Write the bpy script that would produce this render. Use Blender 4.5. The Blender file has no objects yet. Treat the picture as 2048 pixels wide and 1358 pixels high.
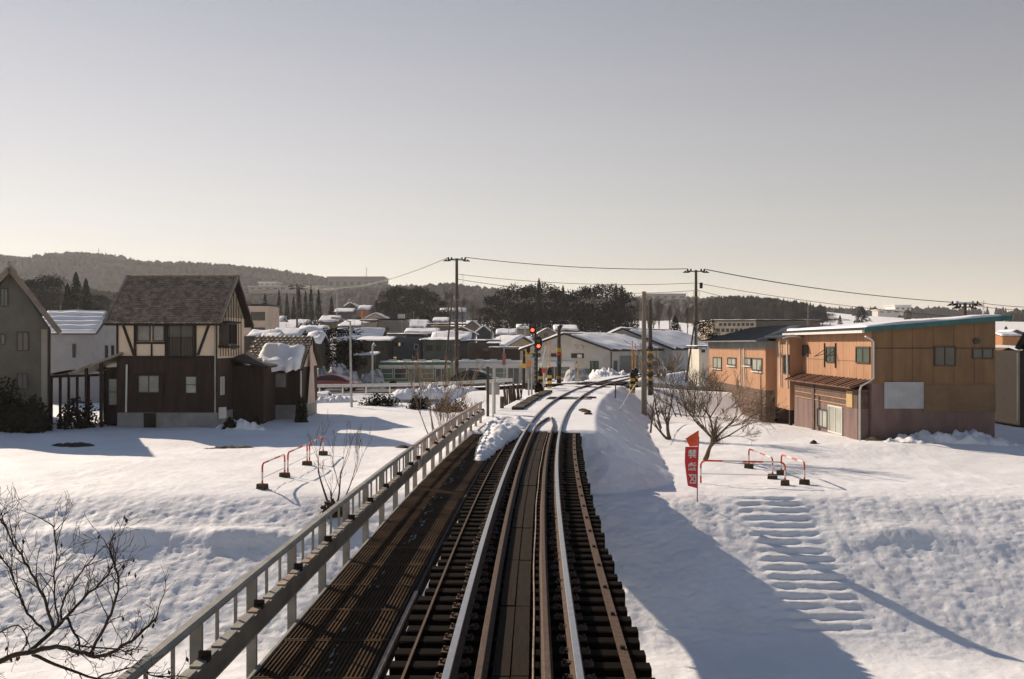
import bpy, bmesh, math, random
import numpy as np
from mathutils import Vector, Matrix

# ------------------------------------------------------------------ camera, sky, sun, exposure
SC = bpy.context.scene
COL = SC.collection
FPX, HOR, CAMZ = 1991.0, 688.0, 2.8          # focal length and horizon row in photo pixels, eye height above the rail
cam_d = bpy.data.cameras.new('camera'); cam = bpy.data.objects.new('camera', cam_d); COL.objects.link(cam)
cam.location = (0, 0, CAMZ); cam.rotation_euler = (math.pi/2, 0, 0)
cam_d.sensor_width = 36; cam_d.lens = 35.0; cam_d.shift_y = 9/2048
cam_d.clip_start = 0.1; cam_d.clip_end = 12000
SC.camera = cam

SUN_TO = Vector((-1.36, 1.40, 1.0)).normalized()     # towards the sun: ahead and to the left
ELEV = math.asin(SUN_TO.z); AZ = math.atan2(SUN_TO.x, SUN_TO.y)
W = bpy.data.worlds.new('World'); SC.world = W; W.use_nodes = True
wn, wl = W.node_tree.nodes, W.node_tree.links
bg = wn['Background']
sky = wn.new('ShaderNodeTexSky'); sky.sky_type = 'NISHITA'; sky.sun_disc = False
sky.sun_elevation = ELEV; sky.sun_rotation = AZ
sky.altitude = 60; sky.air_density = 1.0; sky.dust_density = 0.05; sky.ozone_density = 1.5
# ground haze warms and greys the sky towards the horizon all round; higher up it stays clear blue
hs = wn.new('ShaderNodeHueSaturation'); tint = wn.new('ShaderNodeMix'); tint.data_type = 'RGBA'; tint.blend_type = 'MULTIPLY'; tint.inputs[0].default_value = 1.0
geo = wn.new('ShaderNodeTexCoord'); sep = wn.new('ShaderNodeSeparateXYZ'); wl.new(geo.outputs['Generated'], sep.inputs[0])
el = wn.new('ShaderNodeMapRange'); el.interpolation_type = 'SMOOTHSTEP'; el.inputs['From Min'].default_value = .18; el.inputs['From Max'].default_value = .85
wl.new(sep.outputs['Z'], el.inputs['Value'])
sat = wn.new('ShaderNodeMapRange'); sat.inputs['To Min'].default_value = .50; sat.inputs['To Max'].default_value = 1.0; wl.new(el.outputs[0], sat.inputs['Value']); wl.new(sat.outputs[0], hs.inputs['Saturation'])
tc_ = wn.new('ShaderNodeMix'); tc_.data_type = 'RGBA'; tc_.inputs[6].default_value = (1.26, 1.085, .975, 1); tc_.inputs[7].default_value = (.80, .95, 1.05, 1); wl.new(el.outputs[0], tc_.inputs[0]); wl.new(tc_.outputs[2], tint.inputs[7])
wl.new(sky.outputs[0], hs.inputs['Color']); wl.new(hs.outputs[0], tint.inputs[6]); wl.new(tint.outputs[2], bg.inputs[0])
bg.inputs[1].default_value = 0.060
sl = bpy.data.lights.new('sun', 'SUN'); sun = bpy.data.objects.new('sun', sl); COL.objects.link(sun)
sl.energy = 4.6; sl.angle = math.radians(0.53); sl.color = (1.0, 0.83, 0.655)
sun.rotation_euler = SUN_TO.to_track_quat('Z', 'Y').to_euler()
vs = SC.view_settings
vs.view_transform = 'Standard'; vs.look = 'None'; vs.gamma = 1.0; vs.use_curve_mapping = False
vs.exposure = 0.40
SC.cycles.volume_bounces = 1
SC.cycles.max_bounces = 8

HAZE_D = .00011
# ------------------------------------------------------------------ helpers
rnd = random.Random(7)
def lin(r, g, b):
    f = lambda c: (c/255/12.92) if c/255 <= .04045 else ((c/255+.055)/1.055)**2.4
    return (f(r), f(g), f(b))
def P(px, py, Y):
    return Vector(((px-1024)*Y/FPX, Y, CAMZ-(py-HOR)*Y/FPX))
def PX(px, Y): return (px-1024)*Y/FPX
def PZ(py, Y): return CAMZ-(py-HOR)*Y/FPX
MATS = {}
def mat(name, col, rough=.8, var=.25, scale=2.0, bump=.0, bscale=30, metal=0., spec=.3, stretch=(1,1,1), col2=None, detail=6, wave=None, kind='Position'):
    if name in MATS: return MATS[name]
    m = bpy.data.materials.new(name); m.use_nodes = True
    n, l = m.node_tree.nodes, m.node_tree.links
    b = n['Principled BSDF']
    b.inputs['Roughness'].default_value = rough; b.inputs['Metallic'].default_value = metal
    b.inputs['Specular IOR Level'].default_value = spec
    if kind == 'Position':
        tc = n.new('ShaderNodeNewGeometry'); src = tc.outputs['Position']
    else:
        tc = n.new('ShaderNodeTexCoord'); src = tc.outputs['Object']
    mp = n.new('ShaderNodeMapping'); mp.inputs['Scale'].default_value = stretch
    l.new(src, mp.inputs[0])
    nz = n.new('ShaderNodeTexNoise'); nz.inputs['Scale'].default_value = scale; nz.inputs['Detail'].default_value = detail
    nz.inputs['Roughness'].default_value = .6
    l.new(mp.outputs[0], nz.inputs['Vector'])
    cr = n.new('ShaderNodeValToRGB')
    a = [c*(1-var) for c in col]; c2 = col2 if col2 else [min(1, c*(1+var)) for c in col]
    cr.color_ramp.elements[0].position = .3; cr.color_ramp.elements[0].color = (*a, 1)
    cr.color_ramp.elements[1].position = .7; cr.color_ramp.elements[1].color = (*c2, 1)
    l.new(nz.outputs['Fac'], cr.inputs[0]); l.new(cr.outputs[0], b.inputs['Base Color'])
    h = None
    if bump:
        n2 = n.new('ShaderNodeTexNoise'); n2.inputs['Scale'].default_value = bscale; n2.inputs['Detail'].default_value = 4
        l.new(mp.outputs[0], n2.inputs['Vector']); h = n2.outputs['Fac']
    if wave:                                            # (axis, scale) corrugation / siding relief
        wv = n.new('ShaderNodeTexWave'); wv.wave_type = 'BANDS'; wv.bands_direction = wave[0]
        wv.inputs['Scale'].default_value = wave[1]
        l.new(src, wv.inputs['Vector']); h = wv.outputs['Fac']
    if h is not None:
        bp = n.new('ShaderNodeBump'); bp.inputs['Strength'].default_value = bump or .4; bp.inputs['Distance'].default_value = .03
        l.new(h, bp.inputs['Height']); l.new(bp.outputs[0], b.inputs['Normal'])
    MATS[name] = m
    return m
ORG = {}
class MB:
    """collects faces, built into one mesh object"""
    def __init__(s): s.v = []; s.f = []; s.m = []
    def quad(s, *p, m=0):
        i = len(s.v); s.v += [tuple(q) for q in p]; s.f.append(tuple(range(i, i+len(p)))); s.m.append(m); return s
    def hexa(s, c, m=0):          # 8 corners: bottom 4 ccw, top 4
        i = len(s.v); s.v += [tuple(q) for q in c]
        for f in ((3,2,1,0),(4,5,6,7),(0,1,5,4),(1,2,6,5),(2,3,7,6),(3,0,4,7)):
            s.f.append(tuple(i+k for k in f)); s.m.append(m)
        return s
    def box(s, x0, x1, y0, y1, z0, z1, m=0):
        return s.hexa([(x0,y0,z0),(x1,y0,z0),(x1,y1,z0),(x0,y1,z0),(x0,y0,z1),(x1,y0,z1),(x1,y1,z1),(x0,y1,z1)], m)
    def bar(s, a, b, w, h=None, up=(0,0,1), m=0):   # rectangular bar between two points
        a, b = Vector(a), Vector(b); h = h or w; d = (b-a)
        if d.length < 1e-6: return s
        d.normalize(); u = Vector(up)
        if abs(d.dot(u)) > .98: u = Vector((0,1,0))
        r = d.cross(u).normalized()*w/2; t = r.normalized().cross(d).normalized()*h/2
        return s.hexa([a-r-t, a+r-t, b+r-t, b-r-t, a-r+t, a+r+t, b+r+t, b-r+t], m)
    def tube(s, pts, rad, n=6, m=0, cap=True):
        pts = [Vector(p) for p in pts]; k = len(pts)
        if not hasattr(rad, '__len__'): rad = [rad]*k
        i0 = len(s.v); ref = None
        for j, p in enumerate(pts):
            d = (pts[min(j+1,k-1)]-pts[max(j-1,0)]).normalized()
            if ref is None:
                ref = d.orthogonal().normalized()
            ref = (ref-d*ref.dot(d)); ref = ref.normalized() if ref.length > 1e-5 else d.orthogonal().normalized()
            o = d.cross(ref)
            for q in range(n):
                a = 2*math.pi*q/n
                s.v.append(tuple(p+(ref*math.cos(a)+o*math.sin(a))*rad[j]))
        for j in range(k-1):
            for q in range(n):
                a = i0+j*n+q; b = i0+j*n+(q+1)%n
                s.f.append((a, b, b+n, a+n)); s.m.append(m)
        if cap:
            s.f.append(tuple(i0+n-1-q for q in range(n))); s.m.append(m)
            s.f.append(tuple(i0+(k-1)*n+q for q in range(n))); s.m.append(m)
        return s
    def grid(s, fn, nu, nv, m=0):
        i0 = len(s.v)
        for j in range(nv+1):
            for i in range(nu+1): s.v.append(tuple(fn(i/nu, j/nv)))
        for j in range(nv):
            for i in range(nu):
                a = i0+j*(nu+1)+i
                s.f.append((a, a+1, a+nu+2, a+nu+1)); s.m.append(m)
        return s
    def build(s, name, mats, parent=None, smooth=False):
        org = ORG.get(parent.name, Vector((0,0,0))) if parent else Vector((0,0,0))
        me = bpy.data.meshes.new(name)
        me.from_pydata([(v[0]-org.x, v[1]-org.y, v[2]-org.z) for v in s.v], [], s.f)
        for mm in (mats if isinstance(mats, (list, tuple)) else [mats]): me.materials.append(mm)
        if any(s.m): me.polygons.foreach_set('material_index', s.m)
        if smooth: me.polygons.foreach_set('use_smooth', [True]*len(s.f))
        me.update()
        o = bpy.data.objects.new(name, me); COL.objects.link(o)
        if parent: o.parent = parent
        ORG[o.name] = org
        return o
def tag(o, label=None, cat=None, group=None, kind=None):
    if label: o['label'] = label
    if cat: o['category'] = cat
    if group: o['group'] = group
    if kind: o['kind'] = kind
    return o
def thing(name, loc, label, cat, group=None):
    o = bpy.data.objects.new(name, None); COL.objects.link(o); o.location = loc; o.empty_display_size = .2
    ORG[o.name] = Vector(loc)
    return tag(o, label, cat, group)
def copy_tree(o, parent=None):
    c = o.copy(); COL.objects.link(c); c.parent = parent
    for ch in o.children: copy_tree(ch, c)
    return c
class Face:
    """a wall plane: origin at its lower left seen from outside, u along it, n outwards"""
    def __init__(s, O, u, n): s.O = Vector(O); s.u = Vector(u).normalized(); s.n = Vector(n).normalized(); s.z = Vector((0,0,1))
    def p(s, a, b, c=0): return s.O+s.u*a+s.z*b+s.n*c
    def box(s, mb, a0, a1, b0, b1, c0, c1, m=0):
        return mb.hexa([s.p(a0,b0,c1), s.p(a1,b0,c1), s.p(a1,b0,c0), s.p(a0,b0,c0), s.p(a0,b1,c1), s.p(a1,b1,c1), s.p(a1,b1,c0), s.p(a0,b1,c0)], m)
def window(F, root, a0, a1, b0, b1, panes=2, fm=None, pm=None, fw=.05, rows=1, out=.06, name='window'):
    mb = MB()
    F.box(mb, a0, a1, b0, b0+fw, 0, out); F.box(mb, a0, a1, b1-fw, b1, 0, out)
    F.box(mb, a0, a0+fw, b0+fw, b1-fw, 0, out); F.box(mb, a1-fw, a1, b0+fw, b1-fw, 0, out)
    for k in range(1, panes):
        x = a0+(a1-a0)*k/panes; F.box(mb, x-fw*.4, x+fw*.4, b0+fw, b1-fw, 0, out*.9)
    for k in range(1, rows):
        z = b0+(b1-b0)*k/rows; F.box(mb, a0+fw, a1-fw, z-fw*.4, z+fw*.4, 0, out*.8)
    w = mb.build(name, fm, root)
    for k in range(panes):
        x0 = a0+(a1-a0)*k/panes+fw*.45; x1 = a0+(a1-a0)*(k+1)/panes-fw*.45
        q = MB(); F.box(q, x0, x1, b0+fw*.9, b1-fw*.9, .004, out*(.35+.2*(k % 2))); q.build('pane', pm, w)
    return w
# numpy value noise
def _hash(ix, iy, seed):
    h = (ix*374761393 + iy*668265263 + seed*1442695041) & 0x7fffffff
    h = ((h ^ (h >> 13))*1274126177) & 0x7fffffff
    h = (h ^ (h >> 16)) & 0x7fffffff
    return (h % 100003)/100003.0
def vnoise(x, y, seed=0):
    x = np.asarray(x, float); y = np.asarray(y, float)
    ix = np.floor(x).astype(np.int64); iy = np.floor(y).astype(np.int64)
    fx = x-ix; fy = y-iy; fx = fx*fx*(3-2*fx); fy = fy*fy*(3-2*fy)
    a = _hash(ix, iy, seed); b = _hash(ix+1, iy, seed); c = _hash(ix, iy+1, seed); d = _hash(ix+1, iy+1, seed)
    return (a*(1-fx)+b*fx)*(1-fy)+(c*(1-fx)+d*fx)*fy-.5
def sfbm(x, y, seed=0, oct=4, gain=.5):              # the same noise for single points, in plain Python
    t = 0.; a = 1.
    for k in range(oct):
        xx = x*2**k+17.3*k; yy = y*2**k-9.1*k; sd = (seed+k)*1442695041
        ix = math.floor(xx); iy = math.floor(yy); fx = xx-ix; fy = yy-iy; fx = fx*fx*(3-2*fx); fy = fy*fy*(3-2*fy)
        c = []
        for jx, jy in ((ix, iy), (ix+1, iy), (ix, iy+1), (ix+1, iy+1)):
            h = (jx*374761393+jy*668265263+sd) & 0x7fffffff
            h = ((h ^ (h >> 13))*1274126177) & 0x7fffffff
            h = (h ^ (h >> 16)) & 0x7fffffff
            c.append((h % 100003)/100003.0)
        t += a*((c[0]*(1-fx)+c[1]*fx)*(1-fy)+(c[2]*(1-fx)+c[3]*fx)*fy-.5); a *= gain
    return t
def fbm(x, y, seed=0, oct=4, gain=.5):
    t = 0; a = 1.
    for k in range(oct):
        t = t+a*vnoise(np.asarray(x)*2**k+17.3*k, np.asarray(y)*2**k-9.1*k, seed+k); a *= gain
    return t
def sstep(a, b, x):
    t = np.clip((np.asarray(x, float)-a)/(b-a), 0, 1); return t*t*(3-2*t)

# ------------------------------------------------------------------ materials
def snow_material(name='snow', dirt=0.0):
    m = bpy.data.materials.new(name); m.use_nodes = True
    n, l = m.node_tree.nodes, m.node_tree.links; b = n['Principled BSDF']
    b.inputs['Roughness'].default_value = .65; b.inputs['Specular IOR Level'].default_value = .25
    g = n.new('ShaderNodeNewGeometry')
    nz = n.new('ShaderNodeTexNoise'); nz.inputs['Scale'].default_value = .55 if not dirt else 1.6; nz.inputs['Detail'].default_value = 8
    l.new(g.outputs['Position'], nz.inputs['Vector'])
    cr = n.new('ShaderNodeValToRGB')
    cr.color_ramp.elements[0].position = .25; cr.color_ramp.elements[1].position = .62
    if dirt:
        cr.color_ramp.elements[0].color = (.20, .19, .18, 1); cr.color_ramp.elements[1].color = (.62, .62, .63, 1)
        cr.color_ramp.elements[0].position = .36
    else:
        cr.color_ramp.elements[0].color = (.80, .795, .80, 1); cr.color_ramp.elements[1].color = (.89, .89, .90, 1)
    l.new(nz.outputs['Fac'], cr.inputs[0]); l.new(cr.outputs[0], b.inputs['Base Color'])
    n1 = n.new('ShaderNodeTexNoise'); n1.inputs['Scale'].default_value = 5; n1.inputs['Detail'].default_value = 9; n1.inputs['Roughness'].default_value = .7
    l.new(g.outputs['Position'], n1.inputs['Vector'])
    bp = n.new('ShaderNodeBump'); bp.inputs['Strength'].default_value = .5 if not dirt else 1; bp.inputs['Distance'].default_value = .06 if not dirt else .15
    l.new(n1.outputs['Fac'], bp.inputs['Height']); l.new(bp.outputs[0], b.inputs['Normal'])
    MATS[name] = m; return m
M_snow = snow_material(); M_dsnow = snow_material('ploughed_snow', 1)
M_rust = mat('rusty_steel', (.085, .048, .030), .75, .45, 14, .3, 60)
M_rustd = mat('dark_rust', (.022, .014, .009), .8, .5, 9, .3, 50)
M_polish = mat('polished_rail', (.42, .42, .43), .28, .15, 8, metal=.85)
M_creo = mat('creosote_timber', (.0062, .0036, .002), .9, .5, 6, .4, 40, stretch=(.4, 2, 2), spec=.05)
M_plank = mat('weathered_plank', (.020, .012, .007), .85, .45, 5, .4, 40, stretch=(6, .5, 3), spec=.08)
M_grate = mat('walkway_steel', (.046, .027, .014), .75, .5, .9, .2, 50, col2=(.105, .064, .036), spec=.04)
M_pan = mat('walkway_pan', (.042, .026, .014), .9, .5, 3, spec=.02)
M_edge = mat('pale_worn_edge_steel', (.30, .22, .17), .6, .45, 6)
M_rail1 = mat('grey_railing_paint', (.235, .225, .195), .65, .28, 3, .15, 60)
M_rail2 = mat('pinkish_railing_paint', (.40, .33, .28), .65, .25, 3, .15, 60)
M_raild = mat('shaded_railing_duct', (.12, .105, .085), .7, .35, 2.5, .2, 60)
M_conc = mat('concrete', (.27, .265, .25), .9, .25, 1.5, .25, 30)
M_concd = mat('dark_concrete', (.05, .042, .034), .9, .4, 1.2, .3, 20)
M_soil = mat('bare_soil', (.05, .036, .022), .95, .5, 4, .6, 12)
M_asph = mat('wet_asphalt', (.075, .075, .075), .6, .3, 1.2, .2, 80)
M_bark = mat('bark', (.085, .06, .040), .9, .4, 6, .5, 30)
M_barkd = mat('dark_bark', (.035, .026, .019), .9, .4, 6, .5, 30)
M_cedar = mat('cedar_foliage', (.014, .019, .010), .85, .55, .25, spec=.1, kind='Position')
M_broad = mat('evergreen_foliage', (.007, .009, .005), .95, .5, .15, spec=.0, col2=(.016, .017, .009))
M_bare = mat('bare_wood_crown', (.060, .046, .033), .9, .4, .3, spec=.1)
M_hedge = mat('hedge_foliage', (.024, .022, .013), .9, .5, 3, spec=.1)
M_forest = mat('hill_forest', (.030, .033, .020), .95, .5, .02, spec=.0, col2=(.062, .052, .036), detail=8)
M_fpale = mat('hazy_bare_hill_forest', (.115, .102, .088), .95, .35, .02, spec=.0, col2=(.17, .152, .13), detail=8)  # bare winter woods, paled and greyed so the colour carries distance haze
M_cream = mat('cream_plaster', (.74, .60, .44), .85, .07, 1.5, .05, 60)
M_timber = mat('dark_timber', (.026, .018, .013), .75, .3, 4, .2, 30)
M_brown = mat('brown_cladding', (.042, .026, .019), .85, .35, 3, .6, 60, stretch=(1, 1, .15), wave=('X', 4))
M_gsid = mat('gable_siding', (.34, .29, .21), .85, .12, 2, .35, wave=('Z', 5))
M_tile = mat('brown_roof_tile', (.25, .20, .15), .55, .35, 3, spec=.35)
M_winf = mat('bronze_window_frame', (.05, .042, .035), .5, .2, 4)
M_winw = mat('white_window_frame', (.62, .60, .55), .5, .1, 4)
M_white = mat('white_paint', (.66, .64, .60), .6, .1, 3)
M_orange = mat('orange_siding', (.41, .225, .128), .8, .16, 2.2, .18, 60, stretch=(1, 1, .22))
M_ochre = mat('shaded_ochre_siding', (.19, .115, .06), .8, .22, 2.2, .18, 60, stretch=(1, 1, .2))
M_purple = mat('mauve_corrugated', (.19, .128, .115), .8, .28, 1.6, .5, stretch=(1, 1, .2), wave=('DIAGONAL', 9))
M_brbrd = mat('brown_board_cladding', (.115, .075, .055), .85, .3, 2.5, .4, wave=('Z', 3))
M_teal = mat('teal_fascia', (.035, .115, .115), .6, .3, 2)
M_navy = mat('dark_blue_metal_roof', (.016, .024, .036), .45, .25, 2)
M_rustroof = mat('rusty_lean_to_roof', (.20, .10, .065), .8, .4, 3)
M_pole = mat('pole_concrete', (.17, .155, .13), .85, .25, 2)
M_polew = mat('pole_timber', (.085, .066, .05), .9, .3, 3)
M_wire = mat('black_wire', (.02, .02, .02), .6, .1, 2)
M_steel = mat('galvanised_steel', (.36, .36, .35), .45, .2, 4, metal=.5)
M_black = mat('black_paint', (.012, .012, .012), .5, .2, 4)
M_yellow = mat('yellow_paint', (.55, .34, .04), .6, .2, 4)
M_oran = mat('orange_paint', (.62, .20, .03), .6, .15, 4)
M_redp = mat('red_paint', (.60, .075, .03), .55, .15, 5)
M_red_l = mat('banner_red', (.62, .045, .05), .8, .15, 3)
M_red_o = mat('banner_orange_red', (.80, .12, .05), .8, .15, 3)
def glass(name, col, rough=.08):
    return mat(name, col, rough, .35, .7, spec=.6)
M_gl = glass('dark_glass', (.035, .04, .04)); M_glc = glass('curtained_glass', (.22, .22, .19), .25); M_glg = glass('green_glass', (.10, .13, .10), .15)
M_glp = glass('pale_frosted_glass', (.36, .38, .33), .35)
def emit(name, col, s):
    m = bpy.data.materials.new(name); m.use_nodes = True; b = m.node_tree.nodes['Principled BSDF']
    b.inputs['Base Color'].default_value = (*col, 1); b.inputs['Emission Color'].default_value = (*col, 1); b.inputs['Emission Strength'].default_value = s
    MATS[name] = m; return m
M_redlamp = emit('lit_red_signal', (1, .05, .02), 6.0)
M_litwin = emit('lit_window', (.85, .62, .26), .35)
# ------------------------------------------------------------------ terrain
def tc(Y):
    s = np.asarray(Y, float)-8; p = np.maximum(0, s); return .0194*s+.000628*p**2+1.022e-5*p**3
def tg(Y):
    p = max(0., Y-8); return .0194+.001256*p+3.066e-5*p*p
def T(Y, o, z=0.):                                   # a point beside the curving track: o metres to its right
    c = float(tc(Y)); g = tg(Y); k = 1/math.sqrt(1+g*g)
    return Vector((c+o*k, Y-o*g*k, z))
_rx = np.array([-140, -90, -25, -8, 0, 7, 12, 40, 140.]); _ry = np.array([104, 97, 88.5, 85, 81, 74, 72.8, 74, 80.])
_rz = np.array([-2.2, -1.8, -1.45, -1.15, -.62, -.06, -.10, -.9, -1.2])
_xs = np.linspace(-140, 140, 561)
def _sm(a):
    k = np.ones(13)/13; p = np.pad(a, 6, mode='edge'); return np.convolve(p, k, 'valid')
_ys = _sm(np.interp(_xs, _rx, _ry)); _zs = _sm(np.interp(_xs, np.array([-140,-90,-25,-8,0,5,9,14,140.]), np.array([-2.2,-1.8,-1.45,-1.15,-.62,-.06,-.06,-.5,-1.2])))
def road_y(x): return np.interp(x, _xs, _ys)
def road_z(x): return np.interp(x, _xs, _zs)
def ground(X, Y, detail=True):
    X = np.asarray(X, float); Y = np.asarray(Y, float)
    yc = 30.8-.05*np.clip(X, 0, 30)+.35*fbm(X/6., X*0, 3, 2)
    d = yc-Y
    base = -1.8-.45*(np.sqrt(d*d+.16)+d)/2
    floor = -4.7+.10*fbm(X/5, Y/5, 5, 3)
    base = np.where(base < floor+.4, floor+np.where(base > floor-.4, (base-floor+.4)**2/1.6, 0), base)
    far = np.clip((Y-94)/10, 0, 1)*-.7+np.maximum(0, Y-150)*.040-np.maximum(0, Y-700)*.040
    base = base+far
    # gentle drifts on the terrace
    terr = sstep(30, 34, Y)*(1-sstep(85, 100, Y))
    base = base+terr*(.28*fbm(X/9, Y/9, 11, 3))
    # hillock of drifted snow before the right building and by its trees
    base = base+.25*np.exp(-((X-17)/6)**2-((Y-43)/2.2)**2)+.45*np.exp(-((X-12.5)/5)**2-((Y-50)/5)**2)
    base = base+.10*np.exp(-((X+17)/7)**2-((Y-51)/2.5)**2)
    # embankment
    o = X-tc(Y)
    ex = np.maximum(np.maximum(o-1.75, -2.6-o), 0); ey = np.maximum(33.5-Y, 0)
    dist = np.sqrt(ex*ex+ey*ey)
    emb = -.10-dist/1.55+(.10*fbm(X/1.3, Y/1.3, 21, 4, .6)+.05*fbm(X/.35, Y/.35, 23, 2))*sstep(.0, .6, dist)
    emb = np.where(Y < 118, emb, -50)
    # road ramp
    ry = road_y(X); rd = np.abs(Y-ry)*.86
    rm = road_z(X)-.07-np.maximum(0, rd-4.2)*.45
    rm = np.where(np.abs(X) < 139, rm, -50)
    z = np.maximum(base, emb)
    z = np.where(rd < 4.2, np.where(np.abs(o) < 3, np.minimum(z, road_z(X)-.07), road_z(X)-.07), np.maximum(z, rm))
    if detail:
        slope = (1-sstep(29.8, 31.6, Y))*sstep(22.6, 25.2, Y)
        near = (1-sstep(44, 60, Y))
        a = fbm(X/.62, Y/.5, 31, 3, .6); b2 = .30-1.1*np.abs(fbm(X/.24, Y/.15, 37, 3, .6)); s = fbm(X/.22, Y/.8, 41, 3)
        n1 = slope*(.040*a+.042*b2+.022*s)
        rid = .20*np.exp(-((Y-28.7-.25*fbm(X/2, X*0, 44, 2))/.38)**2)*sstep(-14.5, -12.5, X)*(1-sstep(-5.5, -4.5, X))*(.75+1.0*vnoise(X/1.6, X*0, 43))
        rid = rid+.12*np.exp(-((Y-28.2-.5*fbm(X/2, X*0, 46, 2))/.45)**2)*sstep(8.5, 10, X)*(.8+1.2*vnoise(X/1.2, Y*0, 45))
        st = sstep(6.6, 7.0, X-.04*(30-Y))*(1-sstep(8.5, 8.9, X-.04*(30-Y)))
        ph = np.mod((30.35-Y+.06*fbm(X/.8, Y*0, 63, 2)+.03*fbm(X/.25, Y/.4, 65, 2))/.365, 1.0)
        saw = np.where(ph < .74, -.085+.135*(np.clip(ph, .001, 1)/.74)**.8, .05-.135*(np.clip(ph-.74, 0, 1)/.26)**1.2)
        n1 = n1*(1-.55*st)+.95*saw*st*sstep(24.4, 24.9, Y)*(1-sstep(30.3, 30.6, Y))*np.clip(.85+1.3*vnoise(X/.33, Y/.365, 67), .15, 1.3)
        flat = (1-slope)*near*(.035*fbm(X/.7, Y/.7, 51, 4)+.012*fbm(X/.16, Y/.22, 53, 2))
        onemb = 1-sstep(.1, .8, dist)
        z = z+(n1+rid*slope+flat)*np.where(rd < 5, 0, 1)*(1-.6*onemb)
        z = z+sstep(44, 60, Y)*.05*fbm(X/1.1, Y/1.1, 57, 3)*np.where(rd < 5, 0, 1)*(1-sstep(140, 200, Y))
    return z
def _axis(segs):
    out = []
    for a, b, s in segs: out += list(np.arange(a, b, s))
    return np.array(out)
gx = np.concatenate([-np.geomspace(60, 4200, 34)[::-1], _axis([(-59, -30, 1.0), (-30, -16, .3), (-16, 17, .07), (17, 30, .3), (30, 60, 1.)]), np.geomspace(60, 4200, 34)])
gy = np.concatenate([-np.geomspace(20, 400, 8)[::-1], _axis([(-18, 12, 1.2), (12, 20, .3), (20, 33, .06), (33, 45, .16), (45, 60, .3), (60, 110, .55), (110, 200, 3)]), np.geomspace(200, 4200, 40)])
GX, GY = np.meshgrid(gx, gy)
GZ = ground(GX, GY)
nx, ny = len(gx), len(gy)
def gz(x, y):                                          # height of the snow sheet at a point
    i = min(nx-2, max(0, int(np.searchsorted(gx, x))-1)); j = min(ny-2, max(0, int(np.searchsorted(gy, y))-1))
    u = (x-gx[i])/(gx[i+1]-gx[i]); v = (y-gy[j])/(gy[j+1]-gy[j])
    return float((GZ[j, i]*(1-u)+GZ[j, i+1]*u)*(1-v)+(GZ[j+1, i]*(1-u)+GZ[j+1, i+1]*u)*v)
me = bpy.data.meshes.new('snow_ground')
co = np.stack([GX.ravel(), GY.ravel(), GZ.ravel()], 1).astype(np.float32)
idx = (np.arange(ny-1)[:, None]*nx+np.arange(nx-1)[None, :]).ravel()
qd = np.stack([idx, idx+1, idx+nx+1, idx+nx], 1).astype(np.int32)
me.vertices.add(len(co)); me.vertices.foreach_set('co', co.ravel())
me.loops.add(qd.size); me.loops.foreach_set('vertex_index', qd.ravel())
me.polygons.add(len(qd)); me.polygons.foreach_set('loop_start', np.arange(0, qd.size, 4, dtype=np.int32))
me.polygons.foreach_set('use_smooth', np.ones(len(qd), dtype=bool))
me.update(calc_edges=True); me.validate()
me.materials.append(M_snow)
g = bpy.data.objects.new('snow_ground', me); COL.objects.link(g)
tag(g, 'deep white snow over terrace, river bank and fields', kind='structure')

# road: asphalt sheet with snow banked edges
mb = MB()
xs = np.linspace(-120, 110, 231)
for i in range(len(xs)-1):
    q = []
    for x in (xs[i], xs[i+1]):
        y = float(road_y(x)); z = float(road_z(x))
        t = Vector((1, float(road_y(x+.5)-road_y(x-.5)), 0)).normalized(); nrm = Vector((-t.y, t.x, 0))
        q.append((Vector((x, y, z))-nrm*3.4, Vector((x, y, z))+nrm*3.4))
    mb.quad(q[0][0], q[1][0], q[1][1], q[0][1])
tag(mb.build('road', M_asph), 'wet dark road climbing to the level crossing', kind='structure')

# ------------------------------------------------------------------ railway track
track = thing('railway_track', T(0, 0, 0), 'single railway track curving right over bridge and through the level crossing', 'railway track')
def sweep(prof, ys, off, mats, name, parent, mid=None, zf=None, offf=None, smooth=False):
    mb = MB(); k = len(prof); i0 = 0
    for y in ys:
        o0 = offf(y) if offf else off; z0 = zf(y) if zf else 0
        for (a, b) in prof: mb.v.append(tuple(T(y, o0+a, z0+b)))
    for j in range(len(ys)-1):
        for q in range(k):
            r = (q+1) % k
            mb.f.append((j*k+q, j*k+r, (j+1)*k+r, (j+1)*k+q)); mb.m.append(mid[q] if mid else 0)
    mb.f.append(tuple(range(k-1, -1, -1))); mb.m.append(0)
    mb.f.append(tuple((len(ys)-1)*k+q for q in range(k))); mb.m.append(0)
    return mb.build(name, mats, parent, smooth)
RP = [(-.064,-.153),(.064,-.153),(.064,-.142),(.012,-.125),(.010,-.045),(.033,-.034),(.033,-.006),(.028,0),(-.028,0),(-.033,-.006),(-.033,-.034),(-.010,-.045),(-.012,-.125),(-.064,-.142)]
RM = [0]*14; RM[6] = RM[7] = RM[8] = 1
ys_rail = list(np.arange(-8, 60, 1.0))+list(np.arange(60, 112, 1.5))
for s in (-.567, .567):
    sweep(RP, ys_rail, s, [M_rust, M_polish], 'rail', track, RM)
ysg = list(np.arange(-8, 34, 1.))+list(np.arange(34, 39.5, .5))
for s in (-.295, .295):
    f = lambda y, s=s: s*(1-.80*float(sstep(34, 39.5, y)))
    sweep([(a*.9, b) for a, b in RP], ysg, 0, M_rust, 'guard_rail', track, offf=f, zf=lambda y: -.012-.05*float(sstep(37.5, 39.5, y)))
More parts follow.
